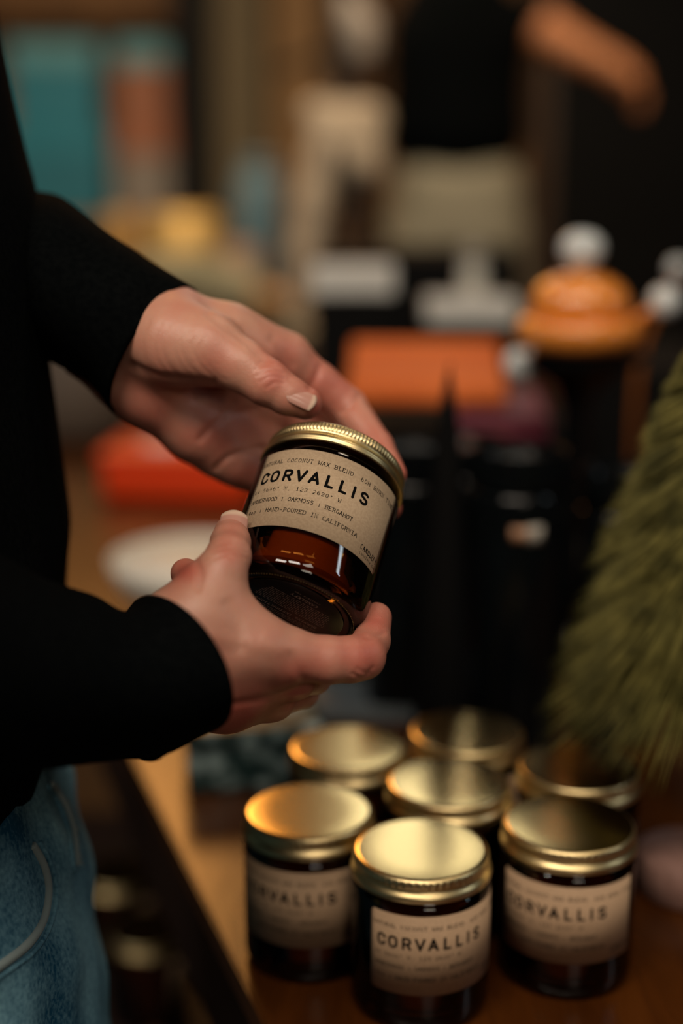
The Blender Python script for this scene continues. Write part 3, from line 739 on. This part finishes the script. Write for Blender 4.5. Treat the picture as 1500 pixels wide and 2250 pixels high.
# ------------------------------------------------------------------ the long table
TZ = .75
a0 = on_plane(298, 1674, TZ); a1 = on_plane(579, 2250, TZ)
ed = (a0-a1).normalized(); nrm = Vector((ed.y, -ed.x, 0))          # nrm points to the right, into the table
t0 = a1-ed*.35; t1 = a0+ed*1.45
tb = empty('display_table', (t0.x+.5, t0.y+.9, 0)); tag(tb, 'long honey brown wooden display table the candle jars stand on', 'table')
TB = Vector(tb.location)
def prism(name, pts, z0, z1, m, parent, off):
    n = len(pts); V = [(p.x-off.x, p.y-off.y, z0) for p in pts]+[(p.x-off.x, p.y-off.y, z1) for p in pts]
    bm = bmesh.new(); vs = [bm.verts.new(v) for v in V]
    bm.faces.new(vs[:n][::-1]); bm.faces.new(vs[n:])
    for i in range(n): bm.faces.new((vs[i], vs[(i+1) % n], vs[n+(i+1) % n], vs[n+i]))
    bmesh.ops.bevel(bm, geom=list(bm.edges), offset=.0015, segments=2, affect='EDGES')
    return bm_obj(name, bm, m, parent)
prism('tabletop', [t0, t1, t1+nrm*1.15, t0+nrm*1.15], TZ-.02, TZ, M['table'], tb, TB)
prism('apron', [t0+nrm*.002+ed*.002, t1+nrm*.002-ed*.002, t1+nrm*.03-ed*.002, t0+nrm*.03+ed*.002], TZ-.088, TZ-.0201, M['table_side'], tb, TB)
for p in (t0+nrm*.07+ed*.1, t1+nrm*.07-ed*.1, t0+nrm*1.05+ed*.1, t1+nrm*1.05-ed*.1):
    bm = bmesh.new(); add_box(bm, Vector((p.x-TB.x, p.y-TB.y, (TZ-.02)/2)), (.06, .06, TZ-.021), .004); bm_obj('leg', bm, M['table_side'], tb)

# ------------------------------------------------------------------ jars on the table
proto = make_jar('amber candle jar nearest us on the table, with the whole bold title readable', 'corvallis candle jars', M['kraft_b'], False)
spots = [(925, 1864, 29, None, (0, 0), 0, (0, 0)),
         (1246, 1808, 9, 'amber candle jar at right front, beside the round wooden tree base', (.001, 0), 0, (0, 0)),
         (688, 1780, -3, 'amber candle jar at left, bare honey wood beside it, start of title turned away', (-.0025, 0), 0, (0, 0)),
         (986, 1718, 200, 'amber candle jar in the middle, bright lid right behind the nearest jar', (0, .001), 0, (0, 0)),
         (764, 1642, 120, 'amber candle jar at rear left, next to the teal tin', (0, .001), 0, (0, 0)),
         (1027, 1613, 80, 'amber candle jar farthest back, lid half bright, by the black canister', (0, .005), 0, (0, 0)),
         (1266, 1690, 250, 'amber candle jar partly hidden under the tips of the green brush tree', (.002, .005), 0, (0, 0))]
for i, (px, py, rz, lab, dd, _, tl) in enumerate(spots):
    j = proto if i == 0 else copy_tree(proto)
    p = on_plane(px, py, TZ+.0894); j.location = (p.x+dd[0], p.y+dd[1], TZ+.0002)
    j.rotation_euler = (0, 0, R_(rz)-math.atan2(p.x, p.y))
    if lab: j['label'] = lab
# two more on the low shelf to the left
low = empty('low_display_bench', (-.34, 1.32, 0)); tag(low, 'low dark wooden bench holding two gold-lidded jars left of the table', 'bench')
LZ = .40
box('bench_top', (0, 0, LZ-.015), (.30, .62, .03), M['table_side'], low, .004)
for sx in (-1, 1):
    for sy in (-1, 1): box('leg', (sx*.13, sy*.28, (LZ-.03)/2), (.04, .04, LZ-.031), M['table_side'], low, .003)
for px, py, lab in ((256, 1915, 'gold-lidded jar on the low bench beside the jeans, the farther one'), (322, 2040, 'gold-lidded jar on the low bench beside the jeans, the nearer one')):
    j = copy_tree(proto); p = on_plane(px, py, LZ+.0894); j.location = (p.x, p.y, LZ+.0002); j.rotation_euler = (0, 0, 2.0)
    j['label'] = lab; j['group'] = 'jars on the low bench'

# ------------------------------------------------------------------ bottle-brush tree
M['bristle'] = vary(mat('olive_green_bristles', (.15, .16, .04), .75, spec=.2), (.050, .046, .010), (.19, .165, .042), 60)
tx, ty = on_plane(1518, 1870, .775).x, on_plane(1518, 1870, .775).y
tree = empty('bottle_brush_tree', (tx, ty, TZ)); tag(tree, 'olive green bottle brush tree on a round wooden base at the right', 'christmas tree')
bw = wood('pinkish_wood_slice', (.22, .12, .095), (.30, .17, .14), .7, (30, 30, 30), 3)
lathe('base', [(0, 0), (.032, 0), (.034, .002), (.034, .023), (.032, .0255), (0, .0255)], bw, tree, 48, angle=.9)
V, F = tube_vf([(0, 0, .0255), (0, 0, .362)], .0022, 8); mesh_obj('trunk', V, F, mat('twisted_wire', (.10, .07, .03), .4, .8), tree)
nb = 26000
hz = rng.random(nb)**.85; zz = .158+hz*.208                                  # root height on trunk
H1 = .372
frac = (H1-zz)/(H1-.158)
ang = rng.random(nb)*2*PI; cell = np.floor(ang/(2*PI)*26+zz*40).astype(int) % 26; ang = ang*.45+(cell+.5-zz*40)/26*2*PI*.55
tuft = rng.random((26, 40))[cell, np.clip(((zz-.158)*165).astype(int), 0, 39)]
rad = .100*np.clip(frac, 0, 1)**.70*(.86+.14*rng.random(nb))*(.74+.32*tuft)+.004
droop = (.30+.20*frac)*rad*(.75+.4*tuft+.15*rng.random(nb))
d1 = np.stack([np.cos(ang), np.sin(ang)], 1); sd = np.stack([-np.sin(ang), np.cos(ang)], 1)
jit = rng.normal(0, .07, nb)
def bp_(t):
    x = d1*(rad*t)[:, None]+sd*(jit*rad*t)[:, None]
    return np.concatenate([x, (zz-droop*t**1.5)[:, None]], 1)
P0, P1, P2 = bp_(np.full(nb, .02)), bp_(np.full(nb, .55)), bp_(np.full(nb, 1.))
sd3 = np.concatenate([sd, np.zeros((nb, 1))], 1); up3 = np.array([0, 0, 1.])[None]
w0 = .00055
Vb = np.stack([P0+sd3*w0, P0-sd3*w0, P0+up3*w0, P1+sd3*w0, P1-sd3*w0, P1+up3*w0, P2], 1).reshape(-1, 3)
q = np.arange(nb)[:, None]*7
Fq = np.concatenate([q+np.array([[0, 1, 4, 3]]), q+np.array([[1, 2, 5, 4]]), q+np.array([[2, 0, 3, 5]])])
Ft = np.concatenate([q+np.array([[3, 4, 6]]), q+np.array([[4, 5, 6]]), q+np.array([[5, 3, 6]])])
fo = mesh_obj('bristles', Vb, [*map(tuple, Fq.tolist()), *map(tuple, Ft.tolist())], M['bristle'], tree, False); fo['kind'] = 'stuff'

# ------------------------------------------------------------------ teal tin, grey tray
teal = mat('teal_enamel', (.03, .09, .10), .3); N_, L_, b_ = nodes(teal)
tc = N_.new('ShaderNodeTexCoord'); vo = N_.new('ShaderNodeTexVoronoi'); vo.inputs['Scale'].default_value = 62
crt = N_.new('ShaderNodeValToRGB'); crt.color_ramp.elements[0].color = (.42, .58, .58, 1); crt.color_ramp.elements[1].color = (.02, .055, .055, 1)
crt.color_ramp.elements[0].position = .25; crt.color_ramp.elements[1].position = .55
L_.new(tc.outputs['Object'], vo.inputs['Vector']); L_.new(vo.outputs['Distance'], crt.inputs[0]); L_.new(crt.outputs[0], b_.inputs['Base Color'])
p = on_plane(530, 1745, TZ)
tin = empty('decorated_tin', (p.x+.003, p.y+.055, TZ), R_(8)); tag(tin, 'dark teal tin with pale dotted pattern left of the rear jars', 'tin')
box('body', (0, 0, .017), (.098, .10, .034), teal, tin, .004)
box('lid', (0, 0, .0405), (.102, .104, .0125), teal, tin, .005)
p = on_plane(800, 1600, TZ)
tray = empty('serving_tray', (p.x, p.y+.07, TZ), R_(-4)); tag(tray, 'flat blue-grey slate tray lying behind the rear left jar', 'tray')
gm = mat('grey_slate', (.10, .12, .13), .5)
box('tray_base', (0, 0, .004), (.15, .12, .008), gm, tray, .002)
V, F = tube_vf([(-.07, -.055, .010), (.07, -.055, .010), (.07, .055, .010), (-.07, .055, .010), (-.07, -.055, .010)], .003, 8); mesh_obj('rim', V, F, gm, tray)

# ------------------------------------------------------------------ black canisters
white_l = mat('pale_label_paint', (.45, .42, .36), .6); cop_l = mat('copper_label_paint', (.42, .22, .12), .5)
def canister(px, d, h, r, lab, marks):
    q = at(px, 1000, d); o = empty('canister', (q.x, q.y, TZ)); tag(o, lab, 'canister', 'black canisters behind the candle jars')
    lathe('body', [(0, 0), (r*.9, 0), (r*.97, .004), (r, .012), (r, h-.035), (r*.97, h-.03), (r*.90, h-.028), (0, h-.028)], M['black'], o, 64, angle=.8)
    lathe('lid', [(0, h-.0275), (r*.92, h-.0275), (r*1.03, h-.024), (r*1.04, h-.006), (r*1.0, h), (r*.93, h-.001), (r*.90, h-.006), (0, h-.007)], M['black'], o, 64, angle=.8)
    for (a, z, w, hh, m) in marks:
        V = []; F = []
        for i in range(9):
            t = R_(a)+(i/8-.5)*w/r
            for zz_ in (z, z+hh): V.append(((r+.0006)*math.sin(t), -(r+.0006)*math.cos(t), zz_))
        for i in range(8): F.append((2*i, 2*i+2, 2*i+3, 2*i+1))
        mo = mesh_obj('label_patch', V, F, m, o); sd_ = mo.modifiers.new('s', 'SOLIDIFY'); sd_.thickness = .0006
    return o
canister(1140, 1.06, .235, .036, 'black lidded canister behind the jars, centred between held jar and tree, with copper mark', [(-3, .174, .013, .010, cop_l), (14, .172, .012, .013, white_l)])
canister(905, 1.14, .225, .037, 'black lidded canister standing just behind the held candle jar', [(55, .182, .010, .012, white_l)])
canister(1372, 1.08, .215, .034, 'black lidded canister half hidden by the edge of the green tree', [(20, .176, .012, .012, white_l)])
canister(1010, 1.28, .20, .040, 'black lidded canister in the gap between two others', [])
canister(770, 1.22, .15, .038, 'short black canister just right of the orange-lit palm, lowest of the canisters', [])

# stack of boxes behind
def boxed(name, px, py, d, size, z0, m, lab, cat, rz=0, tiltx=0, bev=.004, group=None):
    q = at(px, py, d); o = empty(name, (q.x, q.y, z0), rz); tag(o, lab, cat, group)
    rot = Matrix.Rotation(tiltx, 3, 'X')
    return o, q, rot
def plain_box(name, px, d, w, dp, h, z0, m, lab, cat, rz=0, bev=.004, group=None, lidh=None, lm=None):
    q = at(px, 900, d); o = empty(name, (q.x, q.y, z0), rz); tag(o, lab, cat, group)
    lh = lidh or h*.35
    box('box_base', (0, 0, (h-lh)/2), (w*.985, dp*.985, h-lh), m, o, bev*.6)
    box('lid', (0, 0, h-lh/2), (w, dp, lh), lm or m, o, bev)
    return o
plain_box('storage_box', 985, 1.52, .26, .22, .172, TZ, M['matte_black'], 'large black box under the burgundy and orange cases', 'box', R_(-4))
burg = mat('burgundy_leather', (.20, .035, .06), .35); org = vary(mat('orange_leather', (.55, .14, .03), .6, spec=.25), (.62, .12, .018), (.72, .17, .035), 9)
z1 = TZ+.1722
plain_box('leather_case', 1085, 1.465, .100, .17, .030, z1, burg, 'burgundy leather case lying under the orange leather case', 'leather case', R_(-3), .006)
# orange case, a little tipped towards us on the burgundy one
q = at(936, 810, 1.47)
oc = empty('leather_case', (q.x, q.y, z1+.0305), R_(-3)); tag(oc, 'large orange leather case lying tilted on top of the black box stack', 'leather case')
rot = Matrix.Rotation(R_(8), 3, 'X')
box('case_body', (0, 0, .0235), (.160, .18, .016), org, oc, .006, rot)
box('case_flap', (0, -.012, .0290), (.154, .135, .008), org, oc, .003, rot)
box('spine', (0, .080, .036), (.162, .018, .022), org, oc, .007, rot)
plain_box('storage_box', 1400, 1.74, .17, .30, .21, TZ, M['matte_black'], 'black box standing behind the canister at the green tree', 'box', 0)
# black cone
q = at(985, 870, 1.02); cn = empty('cone_candle', (q.x, q.y, TZ)); tag(cn, 'slim black cone candle rising in front of the orange case', 'candle')
lathe('cone_body', [(0, 0), (.022, 0), (.023, .004), (.021, .06), (.013, .20), (.0075, .262), (.002, .296), (0, .297)], M['matte_black'], cn, 32)
V, F = tube_vf([(0, 0, .294), (.001, 0, .304)], .0009, 6); mesh_obj('wick', V, F, M['matte_black'], cn)

# amber dish with glass knobs on a black pedestal
amb = mat('caramel_amber_glaze', (.80, .27, .045), .2, spec=.6, Coat_Weight=.4)
pale = mat('frosted_pale_glass', (.62, .66, .66), .25, spec=.6)
q = at(1270, 742, 1.24)
ped = empty('cake_stand', (q.x, q.y, TZ)); zt = q.z-TZ-.012
tag(ped, 'tall black pedestal stand carrying the caramel coloured lidded dish', 'stand')
lathe('pedestal', [(0, 0), (.05, 0), (.052, .004), (.046, .012), (.016, .03), (.012, .08), (.012, zt-.05), (.02, zt-.03), (.05, zt-.012), (.058, zt-.006), (.058, zt), (0, zt)], M['black'], ped, 48, angle=.8)
dish = empty('lidded_dish', (q.x, q.y, TZ+zt+.0003)); tag(dish, 'caramel amber lidded dish with a pale glass knob on the black stand', 'dish')
lathe('bowl', [(0, 0), (.036, 0), (.048, .006), (.054, .016), (.054, .024), (.050, .030), (.045, .031), (0, .031)], amb, dish, 64)
lathe('lid', [(0, .0313), (.040, .0313), (.043, .036), (.043, .046), (.036, .058), (.022, .066), (0, .068)], amb, dish, 64)
lathe('knob', [(0, .066), (.008, .067), (.011, .073), (.0165, .080), (.019, .088), (.017, .096), (.009, .102), (0, .103)], pale, dish, 32)
for sx, dz, nm in ((-.052, -.018, 0), (.071, .036, 0)):
    k = lathe('side_knob', [(0, -.014), (.008, -.012), (.0135, -.004), (.0135, .005), (.008, .012), (0, .014)], pale, dish, 24, loc=(sx, -.012, dz+.008))
    V, F = tube_vf([(sx*.6, -.008, .018+dz*.2), (sx, -.012, dz+.008)], .004, 8); mesh_obj('knob_stem', V, F, amb, dish)
q = at(1488, 590, 1.40)
br = empty('glass_bauble', (q.x, q.y, q.z)); tag(br, 'small pale glass bauble on a thin amber stalk at the right frame edge', 'ornament')
lathe('bauble', [(0, -.010), (.006, -.0085), (.0098, -.003), (.0098, .003), (.006, .0085), (0, .010)], pale, br, 24)
V, F = tube_vf(catmull([(0, 0, -.009), (-.012, 0, -.03), (-.030, .01, -.09), (-.03, .02, -.2), (-.02, .02, TZ-q.z+.004)], 8), .0035, 8); mesh_obj('stalk', V, F, mat('amber_resin', (.30, .09, .015), .3), br)
V, F = lathe_vf([(0, 0), (.03, 0), (.03, .005), (0, .006)], 24); V = [(v[0]-.02, v[1]+.02, v[2]+TZ-q.z) for v in V]; mesh_obj('foot', V, F, M['matte_black'], br)

# black towers, highlights on their tops painted as grey lids; pale bottle
gre = mat('pale_highlight_card', (.62, .62, .58), .6)
def tower(px, py, d, w, dp, lab, hgt=.03):
    q = at(px, py, d); o = empty('gift_box', (q.x, q.y, TZ)); tag(o, lab, 'box', 'black boxes with highlight lids')
    H = q.z-TZ; box('box_base', (0, 0, (H-hgt)/2), (w, dp, H-hgt), M['matte_black'], o, .003); box('lid', (0, 0, H-hgt/2), (w*1.05, dp*1.05, hgt), gre, o, .004)
tower(775, 580, 1.78, .098, .07, 'tall black box with lid painted as a pale highlight beneath the beige cloth, left one', .036)
tower(1032, 652, 1.80, .108, .07, 'tall black box with lid painted as a pale highlight beside the amber dish, right one', .030)
plain_box('storage_box', 905, 2.25, .30, .20, .30, TZ, M['matte_black'], 'wide black box between and behind the two grey-lidded boxes', 'box', 0)
q = at(1040, 540, 2.0); pb = empty('bottle', (q.x, q.y, TZ)); tag(pb, 'pale grey upright bottle behind the right grey-lidded box', 'bottle')
H = q.z-TZ
lathe('bottle_body', [(0, 0), (.028, 0), (.03, .004), (.03, H-.12), (.018, H-.08), (.015, H-.02), (0, H-.02)], mat('pale_stoneware', (.55, .54, .47), .5), pb, 32)
lathe('stopper', [(0, H-.0198), (.017, H-.0198), (.017, H-.003), (.012, H), (0, H)], mat('grey_cork', (.30, .28, .24), .8), pb, 24)

# far-left end of the long table: red pouch, white bowl, grey block
red = mat('orange_red_gloss', (.80, .055, .008), .28); whi = mat('cream_stoneware', (.90, .88, .78), .5)
q = on_plane(400, 1105, TZ)
pz = empty('gift_tin', (q.x, q.y+.07, TZ), R_(-8)); tag(pz, 'glossy orange-red tin with a pale round seal behind the palm', 'tin')
box('tin_body', (0, 0, .024), (.205, .13, .048), red, pz, .012); box('tin_lid', (0, 0, .056), (.212, .137, .018), red, pz, .008)
lathe('seal', [(0, 0), (.032, 0), (.032, .0012), (0, .0016)], mat('pale_pink_seal', (.85, .66, .66), .5), pz, 32, loc=(-.028, -.005, .0652))
q = on_plane(415, 1405, TZ)
bo = empty('bowl', (q.x, q.y+.085, TZ)); tag(bo, 'cream white ceramic bowl on the table left of the lower thumb', 'bowl')
lathe('bowl_wall', [(0, 0), (.04, 0), (.045, .004), (.072, .022), (.084, .045), (.086, .058), (.083, .058), (.080, .046), (.066, .026), (.04, .012), (0, .010)], whi, bo, 64)
lathe('wax_fill', [(0, .030), (.072, .030), (.0795, .0485), (.0790, .0515), (0, .0520)], mat('ivory_wax', (.93, .90, .80), .5), bo, 48)
stone = mat('taupe_stoneware', (.10, .075, .055), .7)
q = on_plane(170, 985, TZ); sb_ = empty('crock', (q.x-.02, q.y+.10, TZ)); tag(sb_, 'taupe stoneware crock at the far end of the table beside the sweater', 'pot')
lathe('pot', [(0, 0), (.08, 0), (.10, .02), (.105, .08), (.095, .14), (.088, .15), (.083, .148), (.09, .13), (.095, .08), (0, .03)], stone, sb_, 48)

# ------------------------------------------------------------------ second table with gold tins, further back
st2 = empty('side_table', (-.62, 3.75, 0)); tag(st2, 'dark side table further back carrying gold tins and soft goods', 'table')
box('tabletop', (0, 0, .735), (1.25, 1.0, .03), M['dark_wood'], st2, .004)
for sx in (-1, 1):
    for sy in (-1, 1): box('leg', (sx*.55, sy*.43, .36), (.05, .05, .719), M['dark_wood'], st2, .003)
gold = mat('gold_tin', (.80, .52, .17), .42, .45)
def gold_tin(px, py, d, r, h, lab, m=gold, z0=None):
    q = at(px, py, d); o = empty('round_tin', (q.x, q.y, .75)); tag(o, lab, 'tin', 'round tins on the side table')
    H = max(h, q.z-.75)
    lathe('tin_body', [(0, 0), (r*.95, 0), (r*.97, H*.7), (0, H*.7)], m, o, 40, angle=.8); lathe('tin_lid', [(0, H*.7+.0002), (r*1.0, H*.7+.0002), (r*1.0, H*.97), (r*.96, H), (0, H)], m, o, 40, angle=.8)
cloth_o = vary(mat('sage_cloth', (.17, .16, .10), .9), (.13, .125, .075), (.22, .20, .13), 12)
gold_tin(408, 470, 3.62, .086, .12, 'large bright gold round tin in the middle of the side table')
gold_tin(268, 470, 3.75, .052, .12, 'smaller gold round tin left of the large one, over the sleeve', mat('dull_gold_tin', (.46, .27, .09), .45, .5))
gold_tin(528, 540, 3.45, .050, .10, 'rose brown round tin right of the large gold one', mat('rose_brown_tin', (.30, .19, .13), .5))
def bundle(name, pts, m, lab, cat, h=.012, k=.02, group=None):
    P = np.array([to_world(cpt(*p[:3])) for p in pts]); Rr = [p[3]*p[2]/FPX for p in pts]
    base = P.mean(0); lo = (P-np.array(Rr)[:, None]).min(0)-.04; hi = (P+np.array(Rr)[:, None]).max(0)+.04
    lo[2] = max(lo[2], pts[0][4] if len(pts[0]) > 4 else -9)
    S = Sculpt(lo, hi, h); f = S.new()
    S.chain(f, [(p, r) for p, r in zip(P, Rr)], k)
    if len(pts[0]) > 4:
        zc = S.ax[2][None, None, :]; f = np.maximum(f, (pts[0][4]+.0005-zc)*np.ones_like(f)); 
        lo2 = lo.copy()
    f[:, :, 0] = .02; f[0] = .02; f[-1] = .02; f[:, 0] = .02; f[:, -1] = .02; f[:, :, -1] = .02
    V, F = S.mesh(f); V = relax(V, F, 2)
    o = mesh_obj(name, V-base, F, m); o.location = base; tag(o, lab, cat, group); 
    bm = bmesh.new(); bm.from_mesh(o.data); bmesh.ops.recalc_face_normals(bm, faces=bm.faces); bm.to_mesh(o.data); bm.free(); return o
bundle('folded_cloth', [(330, 610, 3.35, 55, .75), (430, 620, 3.35, 62, .75), (520, 640, 3.35, 55, .75), (600, 690, 3.35, 40, .75)], cloth_o, 'heap of sage green cloth on the side table above the wrist', 'cloth', .012, .03)
bundle('soap_bar', [(575, 655, 3.2, 22), (615, 658, 3.2, 22)], mat('amber_soap', (.42, .19, .05), .5), 'amber soap bar in front of the sage cloth', 'soap', .006, .01)
bundle('folded_cloth', [(640, 735, 3.1, 26), (680, 730, 3.1, 26)], mat('beige_cloth', (.25, .20, .13), .9), 'small beige cloth roll at the right corner of the side table', 'cloth', .006, .01)

# ------------------------------------------------------------------ wall shelving with teal and other packages
shf = empty('wall_shelf', (-.85, 5.2, 0)); tag(shf, 'tall open shelf of brown wood behind the side table holding teal boxes', 'shelf')
for z in (.35, .94, 1.80): box('shelf_board', (0, 0, z), (1.70, .36, .03), M['wallwood'], shf, .003)
for x in (-.86, .86): box('upright', (x, 0, 1.10), (.04, .37, 2.2), M['dark_wood'], shf, .003)
def pk(px, y0, y1, d, w, m, lab, cat='box', dp=.12, name='gift_box', lm=None, z0=None):
    q0 = at(px, y1, d); q1 = at(px, y0, d); zb = q0.z if z0 is None else z0
    o = empty(name, (q0.x, q0.y, zb)); tag(o, lab, cat, 'packages on the wall shelf')
    H = q1.z-zb; ww = w*d/FPX
    box('package_body', (0, 0, H*.36), (ww, dp, H*.72-.001), m, o, .006); box('package_top', (0, 0, H*.86), (ww*1.02, dp*1.02, H*.28), lm or m, o, .006)
tl = mat('teal_card', (.004, .16, .22), .6); tl2 = mat('pale_teal_card', (.09, .27, .30), .6); gr2 = mat('grey_card', (.20, .17, .14), .7)
ob = mat('rust_card', (.27, .09, .035), .6); sb2 = mat('slate_blue_card', (.055, .11, .14), .6)
# depths are those of the shelf (5.0) so that everything stands on its boards
SD = 5.30
def zpy(py, d): return z_at(py, d)
pk(130, 95, 285, 5.22, 190, tl, 'tall teal box with paler top on the shelf beside the sweater', lm=tl2, z0=1.2605)
pk(120, 287, 470, 5.22, 250, mat('deep_teal_card', (.002, .12, .17), .6), 'wide deep teal box on the shelf board under the tall one', lm=tl, z0=.9555)
pk(320, 95, 285, 5.22, 112, ob, 'rust coloured package with pale teal top, right of the teal boxes', lm=tl2, z0=1.2605)
pk(325, 287, 500, 5.22, 120, gr2, 'greige package below the rust one on the wall shelf', lm=ob, z0=.9555)
pk(425, 318, 440, 5.18, 60, sb2, 'slim slate teal package on the wall shelf beside the greige one', z0=.9555)
box_post = box('wall_post', (0, 0, 1.5), (.12, .10, 3.0), M['matte_black']); box_post.location = (at(440, 200, 5.0).x, 4.92, .02); tag(box_post, 'black vertical post in front of the shelf wall', 'post')
pan = box('wall_panel', (0, 0, 1.25), (.22, .05, 2.5), mat('olive_brown_fabric', (.085, .062, .030), .85)); pan.location = (at(540, 200, 5.1).x, 5.02, .002); tag(pan, 'olive brown hanging cloth panel right of the black post', 'panel')
pan = box('wall_panel', (0, 0, 1.25), (.20, .05, 2.5), mat('amber_brown_fabric', (.15, .08, .028), .85)); pan.location = (at(650, 100, 5.1).x, 5.02, .002); tag(pan, 'amber brown panel left of the black-clad person', 'panel')
q = at(568, 345, 3.95); vs_ = empty('vase', (q.x, q.y, .75)); tag(vs_, 'tall slate blue vase at the rear of the side table', 'vase'); H = q.z-.75
lathe('vase_body', [(0, 0), (.05, 0), (.06, .01), (.07, H*.5), (.066, H*.8), (.045, H*.93), (0, H*.93)], sb2, vs_, 40); lathe('rim', [(.030, H*.931), (.046, H*.931), (.049, H*.97), (.046, H), (.040, H), (.034, H*.96), (.030, H*.931)], sb2, vs_, 40)

# beige cloth goods on a rack
beige = vary(mat('beige_linen', (.38, .31, .22), .9), (.34, .275, .20), (.42, .35, .26), 6)
pinkb = mat('pinkish_linen', (.36, .25, .20), .9)
rk = empty('coat_stand', (at(730, 300, 2.95).x, at(730, 300, 2.95).y+.05, 0)); tag(rk, 'slim black stand carrying the beige linen', 'stand')
V, F = tube_vf([(0, 0, .02), (0, 0, 1.55)], .012, 10); mesh_obj('pole', V, F, M['matte_black'], rk)
lathe('foot', [(0, 0), (.15, 0), (.15, .01), (.02, .02), (0, .02)], M['matte_black'], rk, 32)
V, F = tube_vf([(-.12, 0, 1.36), (0, 0, 1.40), (.12, 0, 1.36)], .008, 8); mesh_obj('arm', V, F, M['matte_black'], rk)
bundle('linen_drape', [(695, 250, 2.9, 34), (810, 262, 2.9, 34), (800, 360, 2.9, 38), (715, 350, 2.9, 38), (745, 300, 2.9, 50), (690, 440, 2.9, 36), (672, 560, 2.9, 30), (655, 690, 2.9, 22)], beige, 'beige linen draped on the stand left of the black-clad person', 'cloth', .009, .03)
bundle('knitted_hat', [(760, 20, 2.97, 40), (795, 60, 2.95, 34), (800, 110, 2.95, 30)], mat('pale_grey_knit', (.27, .235, .20), .9), 'pale grey knitted hat at the top of the stand beside the black-clad person', 'hat', .009, .02)
bundle('bag_strap', [(735, 330, 2.80, 12), (745, 420, 2.80, 16), (790, 425, 2.80, 18), (815, 480, 2.80, 18), (835, 525, 2.80, 14)], M['matte_black'], 'black hooked strap hanging in front of the beige linen', 'strap', .005, .008)

# ------------------------------------------------------------------ background person
p2 = empty('person', (at(1000, 400, 3.2).x, at(1000, 400, 3.2).y, 0)); tag(p2, 'person in black top and khaki trousers standing further back, arm out to the right', 'person')
P2 = np.array(p2.location)
def p2mesh(name, parts, m, h=.014, k=.03, extra=None):
    pts = [q for ch in parts for q in ch]
    A_ = np.array([q[0] for q in pts]); rr_ = np.array([q[1] for q in pts])[:, None]
    S = Sculpt((A_-rr_).min(0)-.05, (A_+rr_).max(0)+.05, h); f = S.new()
    for ch in parts: S.chain(f, ch, k)
    V, F = S.mesh(f); V = relax(V, F, 2)
    o = mesh_obj(name, V-P2, F, m, p2); bm = bmesh.new(); bm.from_mesh(o.data); bmesh.ops.recalc_face_normals(bm, faces=bm.faces); bm.to_mesh(o.data); bm.free(); return o
def q3(x, y, z, r): return (np.array([P2[0]+x, P2[1]+y, z]), r)
warm_skin = mat('tanned_skin', (.42, .16, .06), .5)
hand = [[q3(.14, .0, 1.475, .048), q3(.20, -.02, 1.44, .046), q3(.28, -.05, 1.395, .036), q3(.335, -.06, 1.37, .032)], [q3(.335, -.06, 1.37, .030), q3(.365, -.06, 1.345, .034)]]
for i in range(4): hand.append([q3(.37, -.06+(i-1.5)*.016, 1.345, .012), q3(.395, -.06+(i-1.5)*.018, 1.31, .0105), q3(.392, -.06+(i-1.5)*.018, 1.275+.006*abs(i-1), .009)])
hand.append([q3(.345, -.085, 1.36, .013), q3(.375, -.105, 1.335, .010)])
headp = [[q3(0, 0, 1.44, .062), q3(0, -.01, 1.56, .056)], [q3(.0, -.02, 1.66, .078), q3(.0, -.01, 1.72, .082)], [q3(.0, -.06, 1.62, .05), q3(0, -.03, 1.66, .07)]]
p2mesh('body', hand+headp+[[q3(-.05, 0, 1.42, .05), q3(.14, 0, 1.46, .05)]], warm_skin, .0065, .008)
lathe('hair', [(0, .10), (.05, .092), (.085, .06), (.095, .01), (.090, -.04), (.06, -.06), (0, -.06)], mat('dark_hair', (.012, .008, .006), .6), p2, 32, loc=(0, .02, 1.72))
p2mesh('black_top', [[q3(-.06, 0, 1.24, .10), q3(.05, 0, 1.24, .10)], [q3(-.045, 0, 1.42, .105), q3(.045, 0, 1.42, .105)], [q3(-.055, 0, 1.24, .10), q3(-.045, 0, 1.42, .105)], [q3(.05, 0, 1.24, .10), q3(.045, 0, 1.42, .105)], [q3(.0, 0, 1.24, .12), q3(0, 0, 1.48, .11)],
                    [q3(.09, 0, 1.46, .065), q3(.15, -.01, 1.475, .052)], [q3(-.09, .0, 1.45, .062), q3(-.10, .02, 1.22, .05)], [q3(-.04, 0, 1.49, .085), q3(.03, 0, 1.50, .085)]], M['sweater'], .012, .02)
khk = vary(mat('khaki_twill', (.25, .23, .17), .9), (.22, .205, .15), (.28, .26, .19), 8)
p2mesh('trousers', [[q3(-.045, 0, 1.10, .105), q3(.05, 0, 1.10, .105)], [q3(-.045, 0, 1.02, .11), q3(.05, 0, 1.02, .11)], [q3(-.075, 0, 1.0, .09), q3(-.08, 0, .52, .07), q3(-.08, .01, .10, .06)], [q3(.075, 0, 1.0, .09), q3(.085, -.02, .52, .07), q3(.09, 0, .10, .06)]], khk, .012, .02)
for s in (-1, 1): bm = bmesh.new(); add_box(bm, Vector((s*.085, -.04, .045)), (.10, .27, .09), .03, None, 4); bm_obj('shoe', bm, shoe_m, p2, True)

# dark cabinet behind on the right
cab = empty('cabinet', (1.55, 4.6, 0)); tag(cab, 'large dark cabinet filling the right background behind the person', 'cabinet')
box('carcass', (0, .02, 1.05), (1.9, .45, 2.1), M['dark_wood'], cab, .004)
for i in range(3):
    dr = box('door', (-.62+i*.62, -.215, 1.05), (.60, .025, 2.0), M['matte_black'], cab, .004); kx = box('handle', (-.40+i*.62, -.236, 1.05), (.012, .016, .16), M['brass'], None, .003); kx.parent = dr
